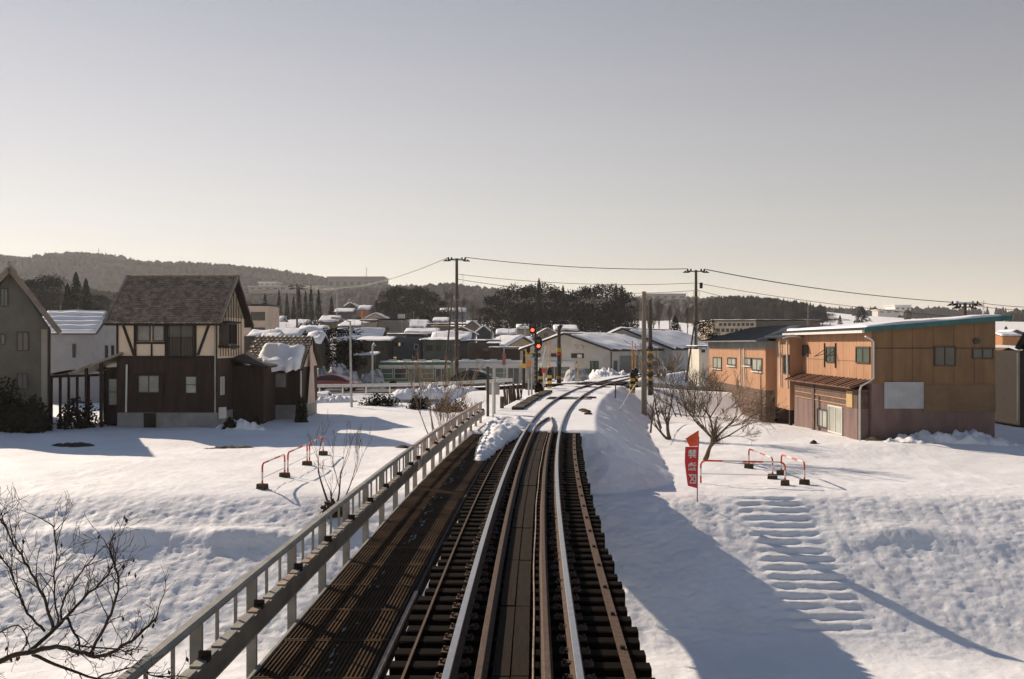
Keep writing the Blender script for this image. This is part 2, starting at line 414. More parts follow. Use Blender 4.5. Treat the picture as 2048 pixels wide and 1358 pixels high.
# sleepers of the bridge, each with its fastenings
smesh = MB()
r2 = random.Random(3)
pts = []
for sx in (-1.2, 1.2):
    for (y, z) in ((-.1, -.2), (.1, -.2), (.105, -.012), (.085, 0), (-.085, 0), (-.105, -.012)):
        smesh.v.append((sx, y, z))
for q in range(6): smesh.f.append((q, (q+1) % 6, 6+(q+1) % 6, 6+q)); smesh.m.append(0)
smesh.f += [(5,4,3,2,1,0), (6,7,8,9,10,11)]; smesh.m += [0, 0]
sleeper_me = smesh.build('sleeper', M_creo, None)
fm = MB()
fm.box(-.15, .15, -.075, .075, 0, .012)
for q in (-1, 1):
    fm.box(q*.085-.018, q*.085+.018, -.045, -.010, .010, .034); fm.box(q*.085-.018, q*.085+.018, .012, .046, .010, .034)
    fm.box(q*.125-.012, q*.125+.012, -.014, .014, .010, .05)
fast_me = fm.build('rail_fastening', M_rust, None)
sm_data, fm_data = sleeper_me.data, fast_me.data
bpy.data.objects.remove(sleeper_me); bpy.data.objects.remove(fast_me)
def add_sleeper(y, z=-.165, o=.04, fast=True):
    p = T(y, o+r2.uniform(-.035, .035), z+r2.uniform(-.006, .004))-Vector(track.location)
    s = bpy.data.objects.new('sleeper', sm_data); COL.objects.link(s); s.parent = track
    s.location = p; s.rotation_euler = (r2.uniform(-.02, .02), 0, -math.atan(tg(y))+r2.uniform(-.008, .008))
    if fast:
        for q in (-.567, .567):
            f = bpy.data.objects.new('rail_fastening', fm_data); COL.objects.link(f); f.parent = s; f.location = (q-o, 0, .001)
y = -3.6
while y < 33.5:
    add_sleeper(y); y += .40
for y in (52.2, 52.8, 53.5, 54.1, 66.6, 67.3): add_sleeper(y, -.075, 0, False)
# walking planks between the guard rails
y = -3.0
while y < 33.0:
    L = 2.35
    for o in (-.115, .055):
        mb = MB(); z = -.135+r2.uniform(-.006, .006); y1 = min(33.3, y+L)
        a, b = T(y+.02, o, z), T(y1-.02, o+r2.uniform(-.004, .004), z)
        mb.bar(a, b, .155, .035); mb.build('plank', M_plank, track)
    y += L
# thin cable along the planks
mb = MB(); mb.tube([T(yy, .175+.006*math.sin(yy*1.3), -.11) for yy in np.arange(-6, 33, .8)], .009, 5); mb.build('cable', M_edge, track)
# crossing planks in the road
for o0, o1 in ((-1.6, -.70), (-.45, .45), (.70, 1.6)):
    mb = MB(); mb.hexa([T(70.6,o0,-.2), T(70.6,o1,-.2), T(74.4,o1,-.2), T(74.4,o0,-.2), T(70.6,o0,-.01), T(70.6,o1,-.01), T(74.4,o1,-.01), T(74.4,o0,-.01)])
    mb.build('crossing_deck', M_plank, track)

# ------------------------------------------------------------------ bridge under the track
bridge = thing('railway_bridge', T(0, 0, -.4), 'dark steel girder railway bridge with grated walkway on its left', 'bridge')
ysb = list(np.arange(-8, 34.5, 1.5))
for o in (-.75, .75):
    sweep([(-.17,-.38),(.17,-.38),(.17,-.40),(.015,-.41),(.015,-1.35),(.17,-1.36),(.17,-1.38),(-.17,-1.38),(-.17,-1.36),(-.015,-1.35),(-.015,-.41),(-.17,-.40)][::-1], ysb, o, M_rustd, 'girder', bridge)
mb = MB()
for y in np.arange(-4, 34, 2.5): mb.bar(T(y, -.74, -.8), T(y, .74, -.8), .12, .5)
mb.build('cross_frame', M_rustd, bridge)
sweep([(-.045,-.155),(.045,-.155),(.045,-.130),(-.045,-.130)], [yy for yy in np.arange(-8, 34, 1.0)], 1.03, M_rust, 'tie_bar', bridge)
for y in np.arange(-3.6, 33.4, 1.2):
    mb = MB(); c = T(y, 1.03, -.12); mb.box(c.x-.022, c.x+.022, c.y-.022, c.y+.022, c.z-.02, c.z+.02); mb.build('tie_bolt', M_rustd, bridge)
sweep([(-.012,-.16),(.012,-.16),(.012,-.135),(-.012,-.135)], [yy for yy in np.arange(-8, 34, 1.0)], -.98, M_rust, 'cable_conduit', bridge)
# abutment end beam and ballast stop; the shadow there is put in as dark concrete
mb = MB(); mb.hexa([T(33.55,-2.7,-3), T(33.55,1.78,-3), T(34.3,1.78,-3), T(34.3,-2.7,-3), T(33.55,-2.7,-.17), T(33.55,1.78,-.17), T(34.3,1.78,-.17), T(34.3,-2.7,-.17)])
mb.build('abutment', M_concd, bridge)
# walkway: brackets, pan, grating panels
for o0, o1, nm, z0, z1 in ((-2.40, -2.36, 'stringer', -.36, -.215), (-1.27, -1.23, 'stringer', -.36, -.205)):
    sweep([(o0, z0), (o1, z0), (o1, z1), (o0, z1)], ysb, 0, M_rustd, nm, bridge)
mb = MB()
for y in np.arange(-3, 34, 1.53): mb.bar(T(y, -.75, -.42), T(y, -2.42, -.30), .08, .12)
mb.build('bracket', M_rustd, bridge)
def grating(y0, y1, snowy):
    mb = MB(); o0, o1 = -2.35, -1.28; n = 25
    for k in range(n):
        o = o0+.03+(o1-o0-.06)*k/(n-1)
        mb.hexa([T(y0+.03,o-.008,-.235), T(y0+.03,o+.008,-.235), T(y1-.03,o+.008,-.235), T(y1-.03,o-.008,-.235), T(y0+.03,o-.008,-.20), T(y0+.03,o+.008,-.20), T(y1-.03,o+.008,-.20), T(y1-.03,o-.008,-.20)])
    for ya, yb in ((y0+.004, y0+.03), (y1-.03, y1-.004)):
        mb.hexa([T(ya,o0,-.238), T(ya,o1,-.238), T(yb,o1,-.238), T(yb,o0,-.238), T(ya,o0,-.196), T(ya,o1,-.196), T(yb,o1,-.196), T(yb,o0,-.196)])
    ym = (y0+y1)/2
    p = mb.build('grating_panel', M_grate, bridge)
    q = MB(); q.hexa([T(y0,o0,-.255), T(y0,o1,-.255), T(y1,o1,-.255), T(y1,o0,-.255), T(y0,o0,-.212), T(y0,o1,-.212), T(y1,o1,-.212), T(y1,o0,-.212)])
    q.build('pan', M_pan, p)
y = -2.6; k = 0
while y < 34:
    grating(y, min(34.1, y+1.14), 0); y += 1.15; k += 1
sweep([(-.02,-.235),(.02,-.235),(.02,-.183),(-.02,-.183)], list(np.arange(-8, 12.4, 1.)), -1.245, M_edge, 'edge_angle', bridge)  # worn pale steel also paints the lit edge, ending where the light dims
sweep([(-.015,-.235),(.015,-.235),(.015,-.187),(-.015,-.187)], list(np.arange(-8, 34.4, 1.)), -2.375, M_rail1, 'edge_angle', bridge)

# thin frozen slush left along the walkway
mb = MB(); rs = random.Random(19)
for k in range(150):
    y = rs.uniform(6, 26); o = -1.78+rs.gauss(0, .045)+.05*math.sin(y*.9); L = rs.uniform(.05, .32); w = rs.uniform(.006, .028)
    if math.sin(y*2.1)+math.sin(y*.77+1) < -.35: continue
    n = 7; c = [T(y+L*.5*math.cos(6.283*q/n)*rs.uniform(.7, 1.1), o+w*math.sin(6.283*q/n)*rs.uniform(.6, 1.2), -.1965) for q in range(n)]
    mb.quad(*c)
tag(mb.build('slush_streak', mat('grey_slush', (.16, .15, .14), .7, .3, 8), bridge), kind='stuff')
# ------------------------------------------------------------------ railings
def railing(y0, y1, m, md, label):
    root = thing('bridge_railing', T((y0+y1)/2, -2.45, -.2), label, 'railing', 'railings of the bridge walkway')
    ys = list(np.linspace(y0, y1, max(4, int((y1-y0)/1.2))))
    sweep([(-.05,.625),(.05,.625),(.055,.655),(.03,.675),(-.03,.675),(-.055,.655)], ys, -2.45, m, 'top_rail', root)
    sweep([(-.05,.19),(.055,.19),(.055,.36),(-.05,.36)], ys, -2.375, [md, m], 'duct', root, [0, 0, 1, 0])  # sides darker than the top: their shade is put into the colour
    sweep([(-.02,.055),(.02,.055),(.02,.095),(-.02,.095)], ys, -2.45, m, 'lower_rail', root)
    y = y0+.12; k = 0
    while y <= y1-.05:
        c = T(y, -2.45, 0)
        mb = MB()
        mb.box(c.x-.045, c.x+.045, c.y-.028, c.y-.018, -.42, .63); mb.box(c.x-.045, c.x-.037, c.y-.018, c.y+.028, -.42, .63); mb.box(c.x+.037, c.x+.045, c.y-.018, c.y+.028, -.42, .63)
        po = mb.build('post', m, root)
        b = MB(); d = T(y-.02, -2.36, 0)
        b.box(d.x-.05, d.x+.04, d.y-.06, d.y-.02, .362, .43); b.box(d.x-.015, d.x+.045, d.y-.10, d.y-.055, .362, .395); b.build('duct_clamp', M_rustd, po)
        for j in (1, 2):
            yy = y+1.53*j/3
            if yy < y1:
                q = T(yy, -2.45, 0); mb = MB(); mb.box(q.x-.014, q.x+.014, q.y-.008, q.y+.008, .09, .63); mb.build('baluster', m, root)
        for j in (0, 1, 2):
            yy = y+.25+.51*j
            if yy < y1-.3:
                q = MB(); h0 = .362; a, bb = T(yy, -2.375, h0+.008), T(yy+.44, -2.375, h0+.008); q.bar(a, bb, .085, .014); q.build('duct_cover', m if (k+j) % 4 else M_edge, root)
        y += 1.53; k += 1
railing(-1.6, 20.6, M_rail1, M_raild, 'grey metal walkway railing of the bridge, long near section')
railing(20.95, 36.6, M_rail2, M_rail1, 'paler pinkish walkway railing section at the far end of the bridge')

# snow tongue on the walkway end
def snow_blob(name, fn, nu, nv, label, cat=None, kind=None, m=None, parent=None):
    mb = MB(); mb.grid(fn, nu, nv); o = mb.build(name, m or M_snow, parent, True); tag(o, label, cat, kind=kind); return o
def tongue(u, v):
    y = 25.3+10.5*v; w = .10+.55*min(1, v*1.6)**.8+(.5 if v > .75 else 0)*((v-.75)/.25)
    o = -1.45+.15*v+(u-.5)*2*w; e = max(0, 1-abs(2*u-1)**2.2)
    h = (.10+.20*min(1, v*2))*e**.8*(min(1, v*9)**.6)
    n = sfbm(o*3.1, y*2.2, 61, 4)
    n2 = .05*math.sin(y*9+3*o)*e
    return T(y, o+.05*n, -.215+h*(1+.8*n)+n2-.04*(1-e))
snow_blob('snow_pile', tongue, 22, 110, 'white crumbly snow ridge spilled along the walkway end of the bridge', 'snow pile')

# ------------------------------------------------------------------ snow-covered stair on the right bank
stair = thing('stairway', (7.6, 27.3, gz(7.6, 27.3)), 'snow covered stairway down the river bank beside the red banner', 'stairway')
ns = 16
for k in range(ns):
    ya = 30.35-.365*k
    def st(u, v, ya=ya, k=k):
        x = 6.95+.026*k+1.50*u+.05*math.sin(k*2.1)+.03*math.sin(k*5.)
        n = sfbm(x*3.3, ya*3.3+v, 71, 3); n2 = sfbm(x*1.9+k*3.3, k*1.7, 75, 2); n3 = sfbm(x*4.5, k*9.1, 77, 2)
        e = min(1, 3.2*u, 3.2*(1-u))**.7
        if v < .6: t = v/.6; yy = ya-.27*t; rel = -.085+.135*t**.8     # tread rising out of the slope to the nose
        else: t = (v-.6)/.4; yy = ya-.27-.11*t; rel = .05-.14*t**1.2   # riser
        rel += -.012+.06*n2+.03*n-(.09*max(0, n3-.05) if v < .75 else 0)
        return (x, yy+.05*n2, -1.8-.45*max(-.1, 30.55-yy)+rel*e-.10*(1-e))
    mb = MB(); mb.grid(st, 40, 12); mb.build('step', M_snow, stair, True)
# ------------------------------------------------------------------ building helpers
def lerp4(p00, p10, p11, p01, u, v): return (p00*(1-u)+p10*u)*(1-v)+(p01*(1-u)+p11*u)*v
def slab(mb, p00, p10, p11, p01, t, m=0):
    ps = [Vector(p) for p in (p00, p10, p11, p01)]; n = (ps[1]-ps[0]).cross(ps[3]-ps[0]).normalized()
    if n.z < 0: n = -n
    return mb.hexa([p-n*t for p in ps]+ps, m)
def snow_on(parent, p00, p10, p11, p01, thick, nu=16, nv=8, seed=0, rag=.0, ridges=0, name='roof_snow', m=None):
    p00, p10, p11, p01 = (Vector(p) for p in (p00, p10, p11, p01))
    n = (p10-p00).cross(p01-p00).normalized()
    if n.z < 0: n = -n
    lu = (p10-p00).length; lv = (p01-p00).length
    def fn(u, v):
        # clustered parameter so that the rounded rim is resolved
        uu = .5-.5*math.cos(math.pi*u); vv = .5-.5*math.cos(math.pi*v)
        eu = min(uu, 1-uu)*lu; ev = min(vv, 1-vv)*lv; e = min(eu, ev)/max(.06, thick*.9)
        h = thick*math.sqrt(max(0, 1-(1-min(1, e))**2))
        a = sfbm(uu*lu*.8+seed*7.7, vv*lv*.8, 81+seed, 3)
        h *= 1+.75*a
        if ridges: h += .35*thick*math.sin(vv*ridges*2*math.pi)*min(1, e)
        p = lerp4(p00, p10, p11, p01, uu, vv)
        if rag and vv < .5:
            r = 1.6*sfbm(uu*lu*1.6+seed, seed*3.1, 85, 4, .6); p = p+(p01-p00)*((rag*(r+.25))*(1-2*vv))
        return p+n*(h+.004)
    mb = MB(); mb.grid(fn, nu, nv)
    return mb.build(name, m or M_snow, parent, True)
def tiles(parent, p00, p10, p11, p01, cols, rows, m):
    p00, p10, p11, p01 = (Vector(p) for p in (p00, p10, p11, p01))
    n = (p10-p00).cross(p01-p00).normalized()
    if n.z < 0: n = -n
    mb = MB(); rr = random.Random(5)
    for r in range(rows):
        for c in range(cols):
            off = .5 if r % 2 else 0
            u0, u1 = (c+off)/cols, (c+1+off)/cols
            if u0 >= 1: continue
            u1 = min(1, u1); v0, v1 = r/rows, (r+1.15)/rows
            j = rr.uniform(-.006, .006); base = .02
            prof = ((0, .030), (.28, .008), (.62, .0), (1, .034))
            lo = [lerp4(p00, p10, p11, p01, u0+(u1-u0)*a, v0)+n*(base+.075+h*1.2+j) for a, h in prof]
            hi = [lerp4(p00, p10, p11, p01, u0+(u1-u0)*a, min(1, v1))+n*(base+h*1.2+j) for a, h in prof]
            fr = [q-n*.075 for q in lo]
            for k in range(3):
                mb.quad(lo[k], lo[k+1], hi[k+1], hi[k]); mb.quad(fr[k], fr[k+1], lo[k+1], lo[k])
    mb.m = []
    for k in range(len(mb.f)//6): mb.m += [rr.choice((0, 0, 1, 1, 2))]*6
    m2 = mat('pale_roof_tile', (.33, .275, .21), .5, .3, 3, spec=.4); m3 = mat('dark_roof_tile', (.19, .15, .115), .55, .3, 3)
    return tag(mb.build('roof_tiles', [m, m2, m3], parent), kind='stuff')

# ------------------------------------------------------------------ half-timbered house
Yh = 54.0
XL, XR = -21.45, -15.98; YB = 59.5; Z0, Z1, Z2 = -.92, 2.02, 4.30
H = thing('half_timbered_house', ((XL+XR)/2, (Yh+YB)/2, -1.8), 'half-timbered two-storey house with cream panels, brown tiled roof and snow-laden wing', 'house')
zb = -2.4; zr = 6.60; ym = (Yh+YB)/2
mb = MB(); mb.box(XL+.03, XR-.03, Yh+.03, YB-.03, zb, Z0); mb.build('foundation', M_conc, H)
mb = MB(); mb.box(XL, XR, Yh, YB, Z0, Z1); mb.build('lower_wall', M_brown, H)
mb = MB(); mb.box(XL+.02, XR-.02, Yh+.02, YB-.02, Z1, Z2); mb.build('upper_wall', M_cream, H)
mb = MB()
for x, s in ((XR-.02, 1), (XL+.02, -1)):
    q = [(x, Yh+.02, Z2), (x, YB-.02, Z2), (x, ym, zr-.12)]
    mb.quad(*(q if s > 0 else q[::-1]))
mb.quad((XR-.021, Yh+.02, Z2+.0), (XL+.021, Yh+.02, Z2), (XL+.021, ym, zr-.13), (XR-.021, ym, zr-.13))
gb = mb.build('gable_wall', M_gsid, H)
FF = Face((XL, Yh, 0), (1, 0, 0), (0, -1, 0)); Lw = XR-XL
px = lambda p: PX(p, Yh)-XL
pz = lambda p: PZ(p, Yh)
# timber frame of the upper storey
for a0, a1, b0, b1 in ((0, Lw, Z1, Z1+.14), (0, Lw, Z2-.12, Z2), (0, .10, Z1+.14, Z2-.12), (Lw-.14, Lw, Z1+.14, Z2-.12),
                       (px(268), px(273), Z1+.14, Z2-.12), (px(388), px(393), Z1+.14, Z2-.12), (px(302), px(305), pz(645), Z2-.12), (px(334), px(337), pz(645), Z2-.12), (px(363), px(366), pz(645), Z2-.12),
                       (px(302), px(305), Z1+.14, pz(687)), (px(273), px(388), pz(649), pz(645)), (px(273), px(333), pz(688), pz(684)), (px(330), px(336), Z1+.14, pz(649))):
    mb = MB(); FF.box(mb, a0, a1, b0, b1, -.015, .05); mb.build('timber', M_timber, H)
for (xa, za), (xb, zb_) in (((242, 638), (268, 710)), ((422, 638), (396, 710))):
    mb = MB(); a, b = FF.p(px(xa), pz(za), .01), FF.p(px(xb), pz(zb_), .01); mb.bar(a, b, .13, .07, up=(0, 1, 0)); mb.build('timber', M_timber, H)
window(FF, H, px(274), px(301.5), pz(683), pz(650), 1, M_winf, M_glc, .06); window(FF, H, px(305.5), px(329.5), pz(683), pz(650), 1, M_winf, M_glc, .06)
window(FF, H, px(337), px(387), pz(713), pz(650), 2, M_winf, M_gl, .06)
mb = MB()
for k in range(17):
    a = px(338)+(px(386)-px(338))*k/16; FF.box(mb, a-.012, a+.012, pz(712), pz(676), .14, .165)
FF.box(mb, px(337), px(387), pz(676), pz(674), .13, .175); FF.box(mb, px(337), px(387), pz(713), pz(711.5), .08, .175)
mb.build('balcony_rail', M_timber, H)
# lower windows
w = window(FF, H, px(276), px(320), pz(786), pz(750), 2, M_winf, M_glc, .06)
for a0, a1, b0, b1 in ((270, 276, 790, 746), (320, 327, 790, 746), (276, 320, 790, 786), (276, 320, 750, 746)):
    mb = MB(); FF.box(mb, px(a0), px(a1), pz(b0), pz(b1), 0, .13); mb.build('shutter_box', M_timber, w)
window(FF, H, px(371), px(394), pz(787), pz(752), 1, M_winf, M_glp, .05, rows=2)
mb = MB(); FF.box(mb, px(288), px(312), pz(857), pz(826), -.01, .05); mb.build('crawl_door', M_timber, H)
mb = MB(); mb.tube([FF.p(px(253), pz(824), .07), FF.p(px(254.5), pz(729), .07)], .05, 6); mb.build('drain_pipe', M_white, H)
mb = MB(); mb.tube([FF.p(px(431), pz(826), .09), FF.p(px(431.5), pz(635), .09)], .05, 6); mb.build('drain_pipe', M_glc, H)
# right side (gable side) of the main block
FR = Face((XR, Yh, 0), (0, 1, 0), (1, 0, 0))
window(FR, H, .35, 2.1, 2.75, 3.95, 2, M_winf, M_gl, .06, out=.5, name='bay_window')
mb = MB(); FR.box(mb, .2, 2.4, 3.96, 4.06, 0, .62); mb.build('bay_hood', M_timber, H)
mb = MB(); FR.box(mb, .2, 2.4, 2.58, 2.72, 0, .55); mb.build('bay_sill', M_timber, H)
window(FR, H, 2.7, 3.6, 2.5, 4.0, 2, M_winf, M_gl, .05)
mb = MB()
for k in range(9): FR.box(mb, .5+.52*k, .54+.52*k, Z1+.1, 4.2+min(.48*k, 2.1-.0)*(1 if k < 5 else .9-.25*(k-5)), 0, .03)
mb.build('batten', M_timber, H)
window(FR, H, .5, 1.15, .0, 1.0, 1, M_winw, M_glp, .05, name='meter_box')
mb = MB(); FR.box(mb, .15, .6, -1.25, -.65, .02, .32); mb.build('air_conditioner', M_white, H)
# roof
ex = .42
eL, eR, eF = XL-ex, XR+ex*.9, Yh-.62
sl_ = (zr-Z2)/(ym-Yh)
ze = Z2-sl_*.62+.10
mb = MB(); slab(mb, (eL, eF, ze), (eR, eF, ze), (eR, ym, zr), (eL, ym, zr), .12); slab(mb, (eL, YB+.62, ze), (eR, YB+.62, ze), (eR, ym, zr), (eL, ym, zr), .12)
rf = mb.build('roof', M_timber, H)
tiles(rf, (eL, eF, ze), (eR, eF, ze), (eR, ym, zr), (eL, ym, zr), 27, 21, M_tile)
tiles(rf, (eR, YB+.62, ze), (eL, YB+.62, ze), (eL, ym, zr), (eR, ym, zr), 27, 12, M_tile)
for k in range(17):
    x = eL+.05+(eR-eL-.1)*k/16.; mb = MB(); mb.tube([(x-.2, ym, zr+.06), (x+.17, ym, zr+.06), (x+.19, ym, zr+.075)], [.085, .095, .06], 8); mb.build('ridge_tile', M_tile, rf)
mb = MB(); mb.bar((eR-.02, eF, ze-.05), (eR-.02, ym, zr-.05), .06, .2); mb.bar((eR-.02, YB+.62, ze-.05), (eR-.02, ym, zr-.05), .06, .2); mb.build('bargeboard', M_timber, rf)
for xv in (eL+.02, eR-.05):
    mb = MB(); mb.bar((xv, eF-.02, ze+.10), (xv, ym, zr+.10), .16, .12); mb.build('verge_tile', M_tile, rf)
# wing set back on the right
WX0, WX1, WY0, WY1 = -15.98, -12.75, 59.9, 65.2; wz1 = 1.40; wyr = 62.6; wzr = 3.3
mb = MB(); mb.box(WX0-3, WX1-.03, WY0+.03, WY1, -2.4, -.87); mb.build('wing_foundation', M_conc, H)
mb = MB(); mb.box(WX0-3, WX1, WY0, WY1, -.87, wz1); mb.build('wing_wall', M_brown, H)
mb = MB(); mb.quad((WX1-.001, WY0, wz1), (WX1-.001, WY1, wz1), (WX1-.001, wyr, wzr-.1)); mb.quad((WX1+.2, WY0+1.2, -.9), (WX1+.2, WY0+3.6, -.9), (WX1+.2, wyr, wzr-.25)); mb.build('wing_gable', mat('pale_gable_boards', (.52, .42, .34), .8, .1, 2), H)
mb = MB(); slab(mb, (WX0-2.6, WY0-.5, wz1-.1), (WX1+.25, WY0-.5, wz1-.1), (WX1+.25, wyr, wzr), (WX0-2.6, wyr, wzr), .1); slab(mb, (WX0-2.6, WY1+.5, wz1-.1), (WX1+.25, WY1+.5, wz1-.1), (WX1+.25, wyr, wzr), (WX0-2.6, wyr, wzr), .1)
wr = mb.build('wing_roof', M_timber, H)
tiles(wr, (WX0-.2, WY0-.5, wz1-.1), (WX1+.25, WY0-.5, wz1-.1), (WX1+.25, wyr, wzr), (WX0-.2, wyr, wzr), 13, 13, M_tile)
snow_on(wr, (-15.75, WY0-.95, wz1-.30), (WX1+.10, WY0-.95, wz1-.22), (WX1+.05, wyr-1.25, wzr-.80), (-15.2, wyr-1.3, wzr-.85), .52, 26, 16, 3, .18)
FW = Face((WX0, WY0, 0), (1, 0, 0), (0, -1, 0)); wx = lambda p: PX(p, WY0)-WX0; wz = lambda p: PZ(p, WY0)
window(FW, H, wx(527), wx(574), wz(776), wz(745), 2, M_winf, M_glc, .06)
mb = MB(); FW.box(mb, wx(499), wx(522), wz(834), wz(785), .0, .9); pdo = mb.build('porch_box', M_glc, H)
mb = MB(); FW.box(mb, wx(502), wx(514), wz(801), wz(788), .9, .93); mb.build('pane', M_gl, pdo)
mb = MB(); mb.tube([(WX1+.06, WY0-.05, -1.0), (WX1+.06, WY0-.05, wz1-.1)], .05, 6); mb.build('drain_pipe', M_white, H)
# low link roof between main block and wing
mb = MB(); slab(mb, (XR, Yh+2.6, 2.0), (XR+2.1, Yh+2.6, 1.5), (XR+2.1, WY0+.2, 1.6), (XR, WY0+.2, 2.3), .1); mb.build('link_roof', M_timber, H)
mb = MB(); mb.box(XR, XR+1.75, Yh+3.0, WY0, -2.2, 1.55); mb.build('link_wall', M_brown, H)
# porch and pergola on the left
mb = MB(); slab(mb, (-23.9, 53.6, 1.25), (-21.1, 53.6, 2.35), (-21.1, 56.5, 2.35), (-23.9, 56.5, 1.25), .12); pr = mb.build('porch_roof', M_tile, H)
snow_on(pr, (-23.2, 54.6, 1.58), (-21.7, 54.6, 2.13), (-21.7, 56.4, 2.13), (-23.2, 56.4, 1.58), .12, 10, 8, 4)
for x, y, h in ((-23.0, 53.8, 1.5), (-22.2, 53.8, 1.85), (-23.0, 56.3, 1.5), (-22.0, 56.3, 1.9)):
    mb = MB(); mb.box(x-.07, x+.07, y-.07, y+.07, -2, h); mb.build('porch_post', M_timber, H)
mb = MB(); mb.box(-22.4, XL-.01, 55.0, 58, -2, 1.5); mb.build('porch_wall', M_brown, H)
window(Face((-22.4, 55, 0), (1, 0, 0), (0, -1, 0)), H, .1, .65, -.6, .9, 1, M_winf, M_glp, .05, rows=2)
per = thing('pergola', (-24.6, 57.2, gz(-24.6, 57.2)), 'dark carport with curved snowy roof between the two left houses', 'carport')
mb = MB()
def carc(u, v): x = -26.3+4.5*u; return (x, 56.0+2.6*v, .98+.34*math.sin(math.pi*min(1, u*.9+.05))+.1*u)
mb.grid(carc, 12, 2); mb.grid(lambda u, v: Vector(carc(1-u, v))-Vector((0, 0, .09)), 12, 2)
cr_ = mb.build('roof', M_timber, per); mb = MB(); mb.grid(lambda u, v: Vector(carc(u, v))+Vector((0, 0, .03+.06*math.sin(math.pi*v))), 12, 4); mb.build('roof_snow', M_snow, per, True)
for x in (-26.0, -25.5, -23.9, -22.9):
    for y in (56.2, 58.4):
        mb = MB(); mb.box(x-.06, x+.06, y-.06, y+.06, -2.3, .98); mb.build('post', M_timber, per)
mb = MB(); mb.bar((-26.3, 56.0, .95), (-21.9, 56.0, 1.1), .08, .14); mb.build('beam', M_timber, per)

# ------------------------------------------------------------------ grey gabled house at the left edge
G = thing('gabled_house', (-25.15, 54, -1.8), 'tall grey plastered house with steep gable at the left edge', 'house')
M_gplas = mat('grey_plaster', (.125, .118, .098), .85, .15, 1.2, .1, 50)
M_gplas2 = mat('pale_lower_plaster', (.30, .28, .23), .85, .12, 1.2)
Yg = 54.; xr = -25.15; xa = -27.0; za = 6.8; zle = 3.75; xl2 = -31.5
mb = MB(); mb.box(xl2, xr, Yg, 63, -2.4, 3.7); mb.build('wall', M_gplas, G)
for yg_ in (Yg+.001, 62.9):
    mb = MB(); q = [(xr, yg_, 3.7), (xa, yg_, za-.12), (-28.9, yg_, 3.7)]; mb.quad(*q[::-1]); mb.build('gable', M_gplas, G)
mb = MB(); slab(mb, (xr+.62, Yg-.6, 3.45), (xr+.62, 63.5, 3.45), (xa, 63.5, za+.1), (xa, Yg-.6, za+.1), .14); slab(mb, (-29.9, Yg-.6, 3.3), (-29.9, 63.5, 3.3), (xa, 63.5, za+.1), (xa, Yg-.6, za+.1), .14)
gr = mb.build('roof', M_tile, G)
mb = MB(); mb.bar((xr+.58, Yg-.62, 3.4), (xa, Yg-.62, za+.0), .10, .28); mb.bar((-29.9, Yg-.62, 3.25), (xa, Yg-.62, za), .10, .28); mb.build('bargeboard', mat('grey_bargeboard', (.19, .16, .125), .8, .2, 3), gr)
mb = MB()
for k in range(8): mb.tube([(xa, Yg-.62+.6*k, za+.2), (xa, Yg-.62+.6*k+.5, za+.2), (xa, Yg-.62+.6*k+.56, za+.24)], [.13, .13, .06], 8)
mb.build('ridge_tile', M_tile, gr)
snow_on(gr, (-29.7, Yg-.3, 3.55), (-29.7, 62, 3.55), (-27.6, 62, 6.15), (-27.6, Yg-.3, 6.15), .22, 14, 8, 5)
FG = Face((0, Yg, 0), (1, 0, 0), (0, -1, 0)); g_ = lambda p: PX(p, Yg); h_ = lambda p: PZ(p, Yg)
window(FG, G, g_(11), g_(25), h_(615), h_(578), 2, M_winf, M_glg, .06)
window(FG, G, g_(40), g_(62), h_(702), h_(664), 2, M_winf, M_gl, .06); window(FG, G, g_(11), g_(20), h_(690), h_(668), 1, M_winf, M_glg, .05)
window(FG, G, g_(40), g_(60), h_(778), h_(746), 2, M_winf, M_gl, .06)
mb = MB(); FG.box(mb, g_(84), g_(95), -2.3, 3.6, 0, .03); mb.build('corner_panel', M_gplas2, G)
mb = MB(); mb.tube([(xr+.05, Yg-.06, -2), (xr+.05, Yg-.06, 3.5)], .05, 6); mb.build('drain_pipe', M_timber, G)
G.rotation_euler.z = math.radians(24)

# ------------------------------------------------------------------ white storehouse between them
S = thing('storehouse', (-31.5, 76, -1.8), 'pale lavender storehouse with thick rippled snow on its roof behind the carport', 'storehouse')
M_lav = mat('pale_lavender_wall', (.31, .31, .32), .85, .08, 1.5, .1, 50)
Ys = 75.; sx0, sx1 = PX(96, Ys), PX(188, Ys); sze = PZ(664, Ys); szr = PZ(622, Ys)
mb = MB(); mb.box(sx0-1, sx1, Ys, Ys+6, -2.4, sze); mb.quad((sx1, Ys, sze), (sx1, Ys+6, sze), (sx1, Ys+4.2, szr+.1), (sx1, Ys+2.2, szr+.1)); mb.build('wall', M_lav, S)
mb = MB(); slab(mb, (sx0-1.3, Ys-.4, sze-.1), (sx1+.35, Ys-.4, sze-.1), (sx1+.35, Ys+2.9, szr+.1), (sx0-1.3, Ys+2.9, szr+.1), .1); slab(mb, (sx0-1.3, Ys+6.4, sze-.1), (sx1+.35, Ys+6.4, sze-.1), (sx1+.35, Ys+2.9, szr+.1), (sx0-1.3, Ys+2.9, szr+.1), .1)
sr = mb.build('roof', M_navy, S)
snow_on(sr, (sx0-1.3, Ys-.4, sze-.1), (sx1+.3, Ys-.4, sze-.1), (sx1+.1, Ys+2.8, szr+.05), (sx0-1.3, Ys+2.8, szr+.05), .16, 24, 44, 6, 0, 5)
FS = Face((sx1, Ys, 0), (0, 1, 0), (1, 0, 0)); window(FS, S, 2.0, 2.5, 1.6, 2.7, 1, M_winf, M_gl, .05); window(FS, S, 3.2, 3.7, 1.6, 2.7, 1, M_winf, M_gl, .05)
FS2 = Face((0, Ys, 0), (1, 0, 0), (0, -1, 0))
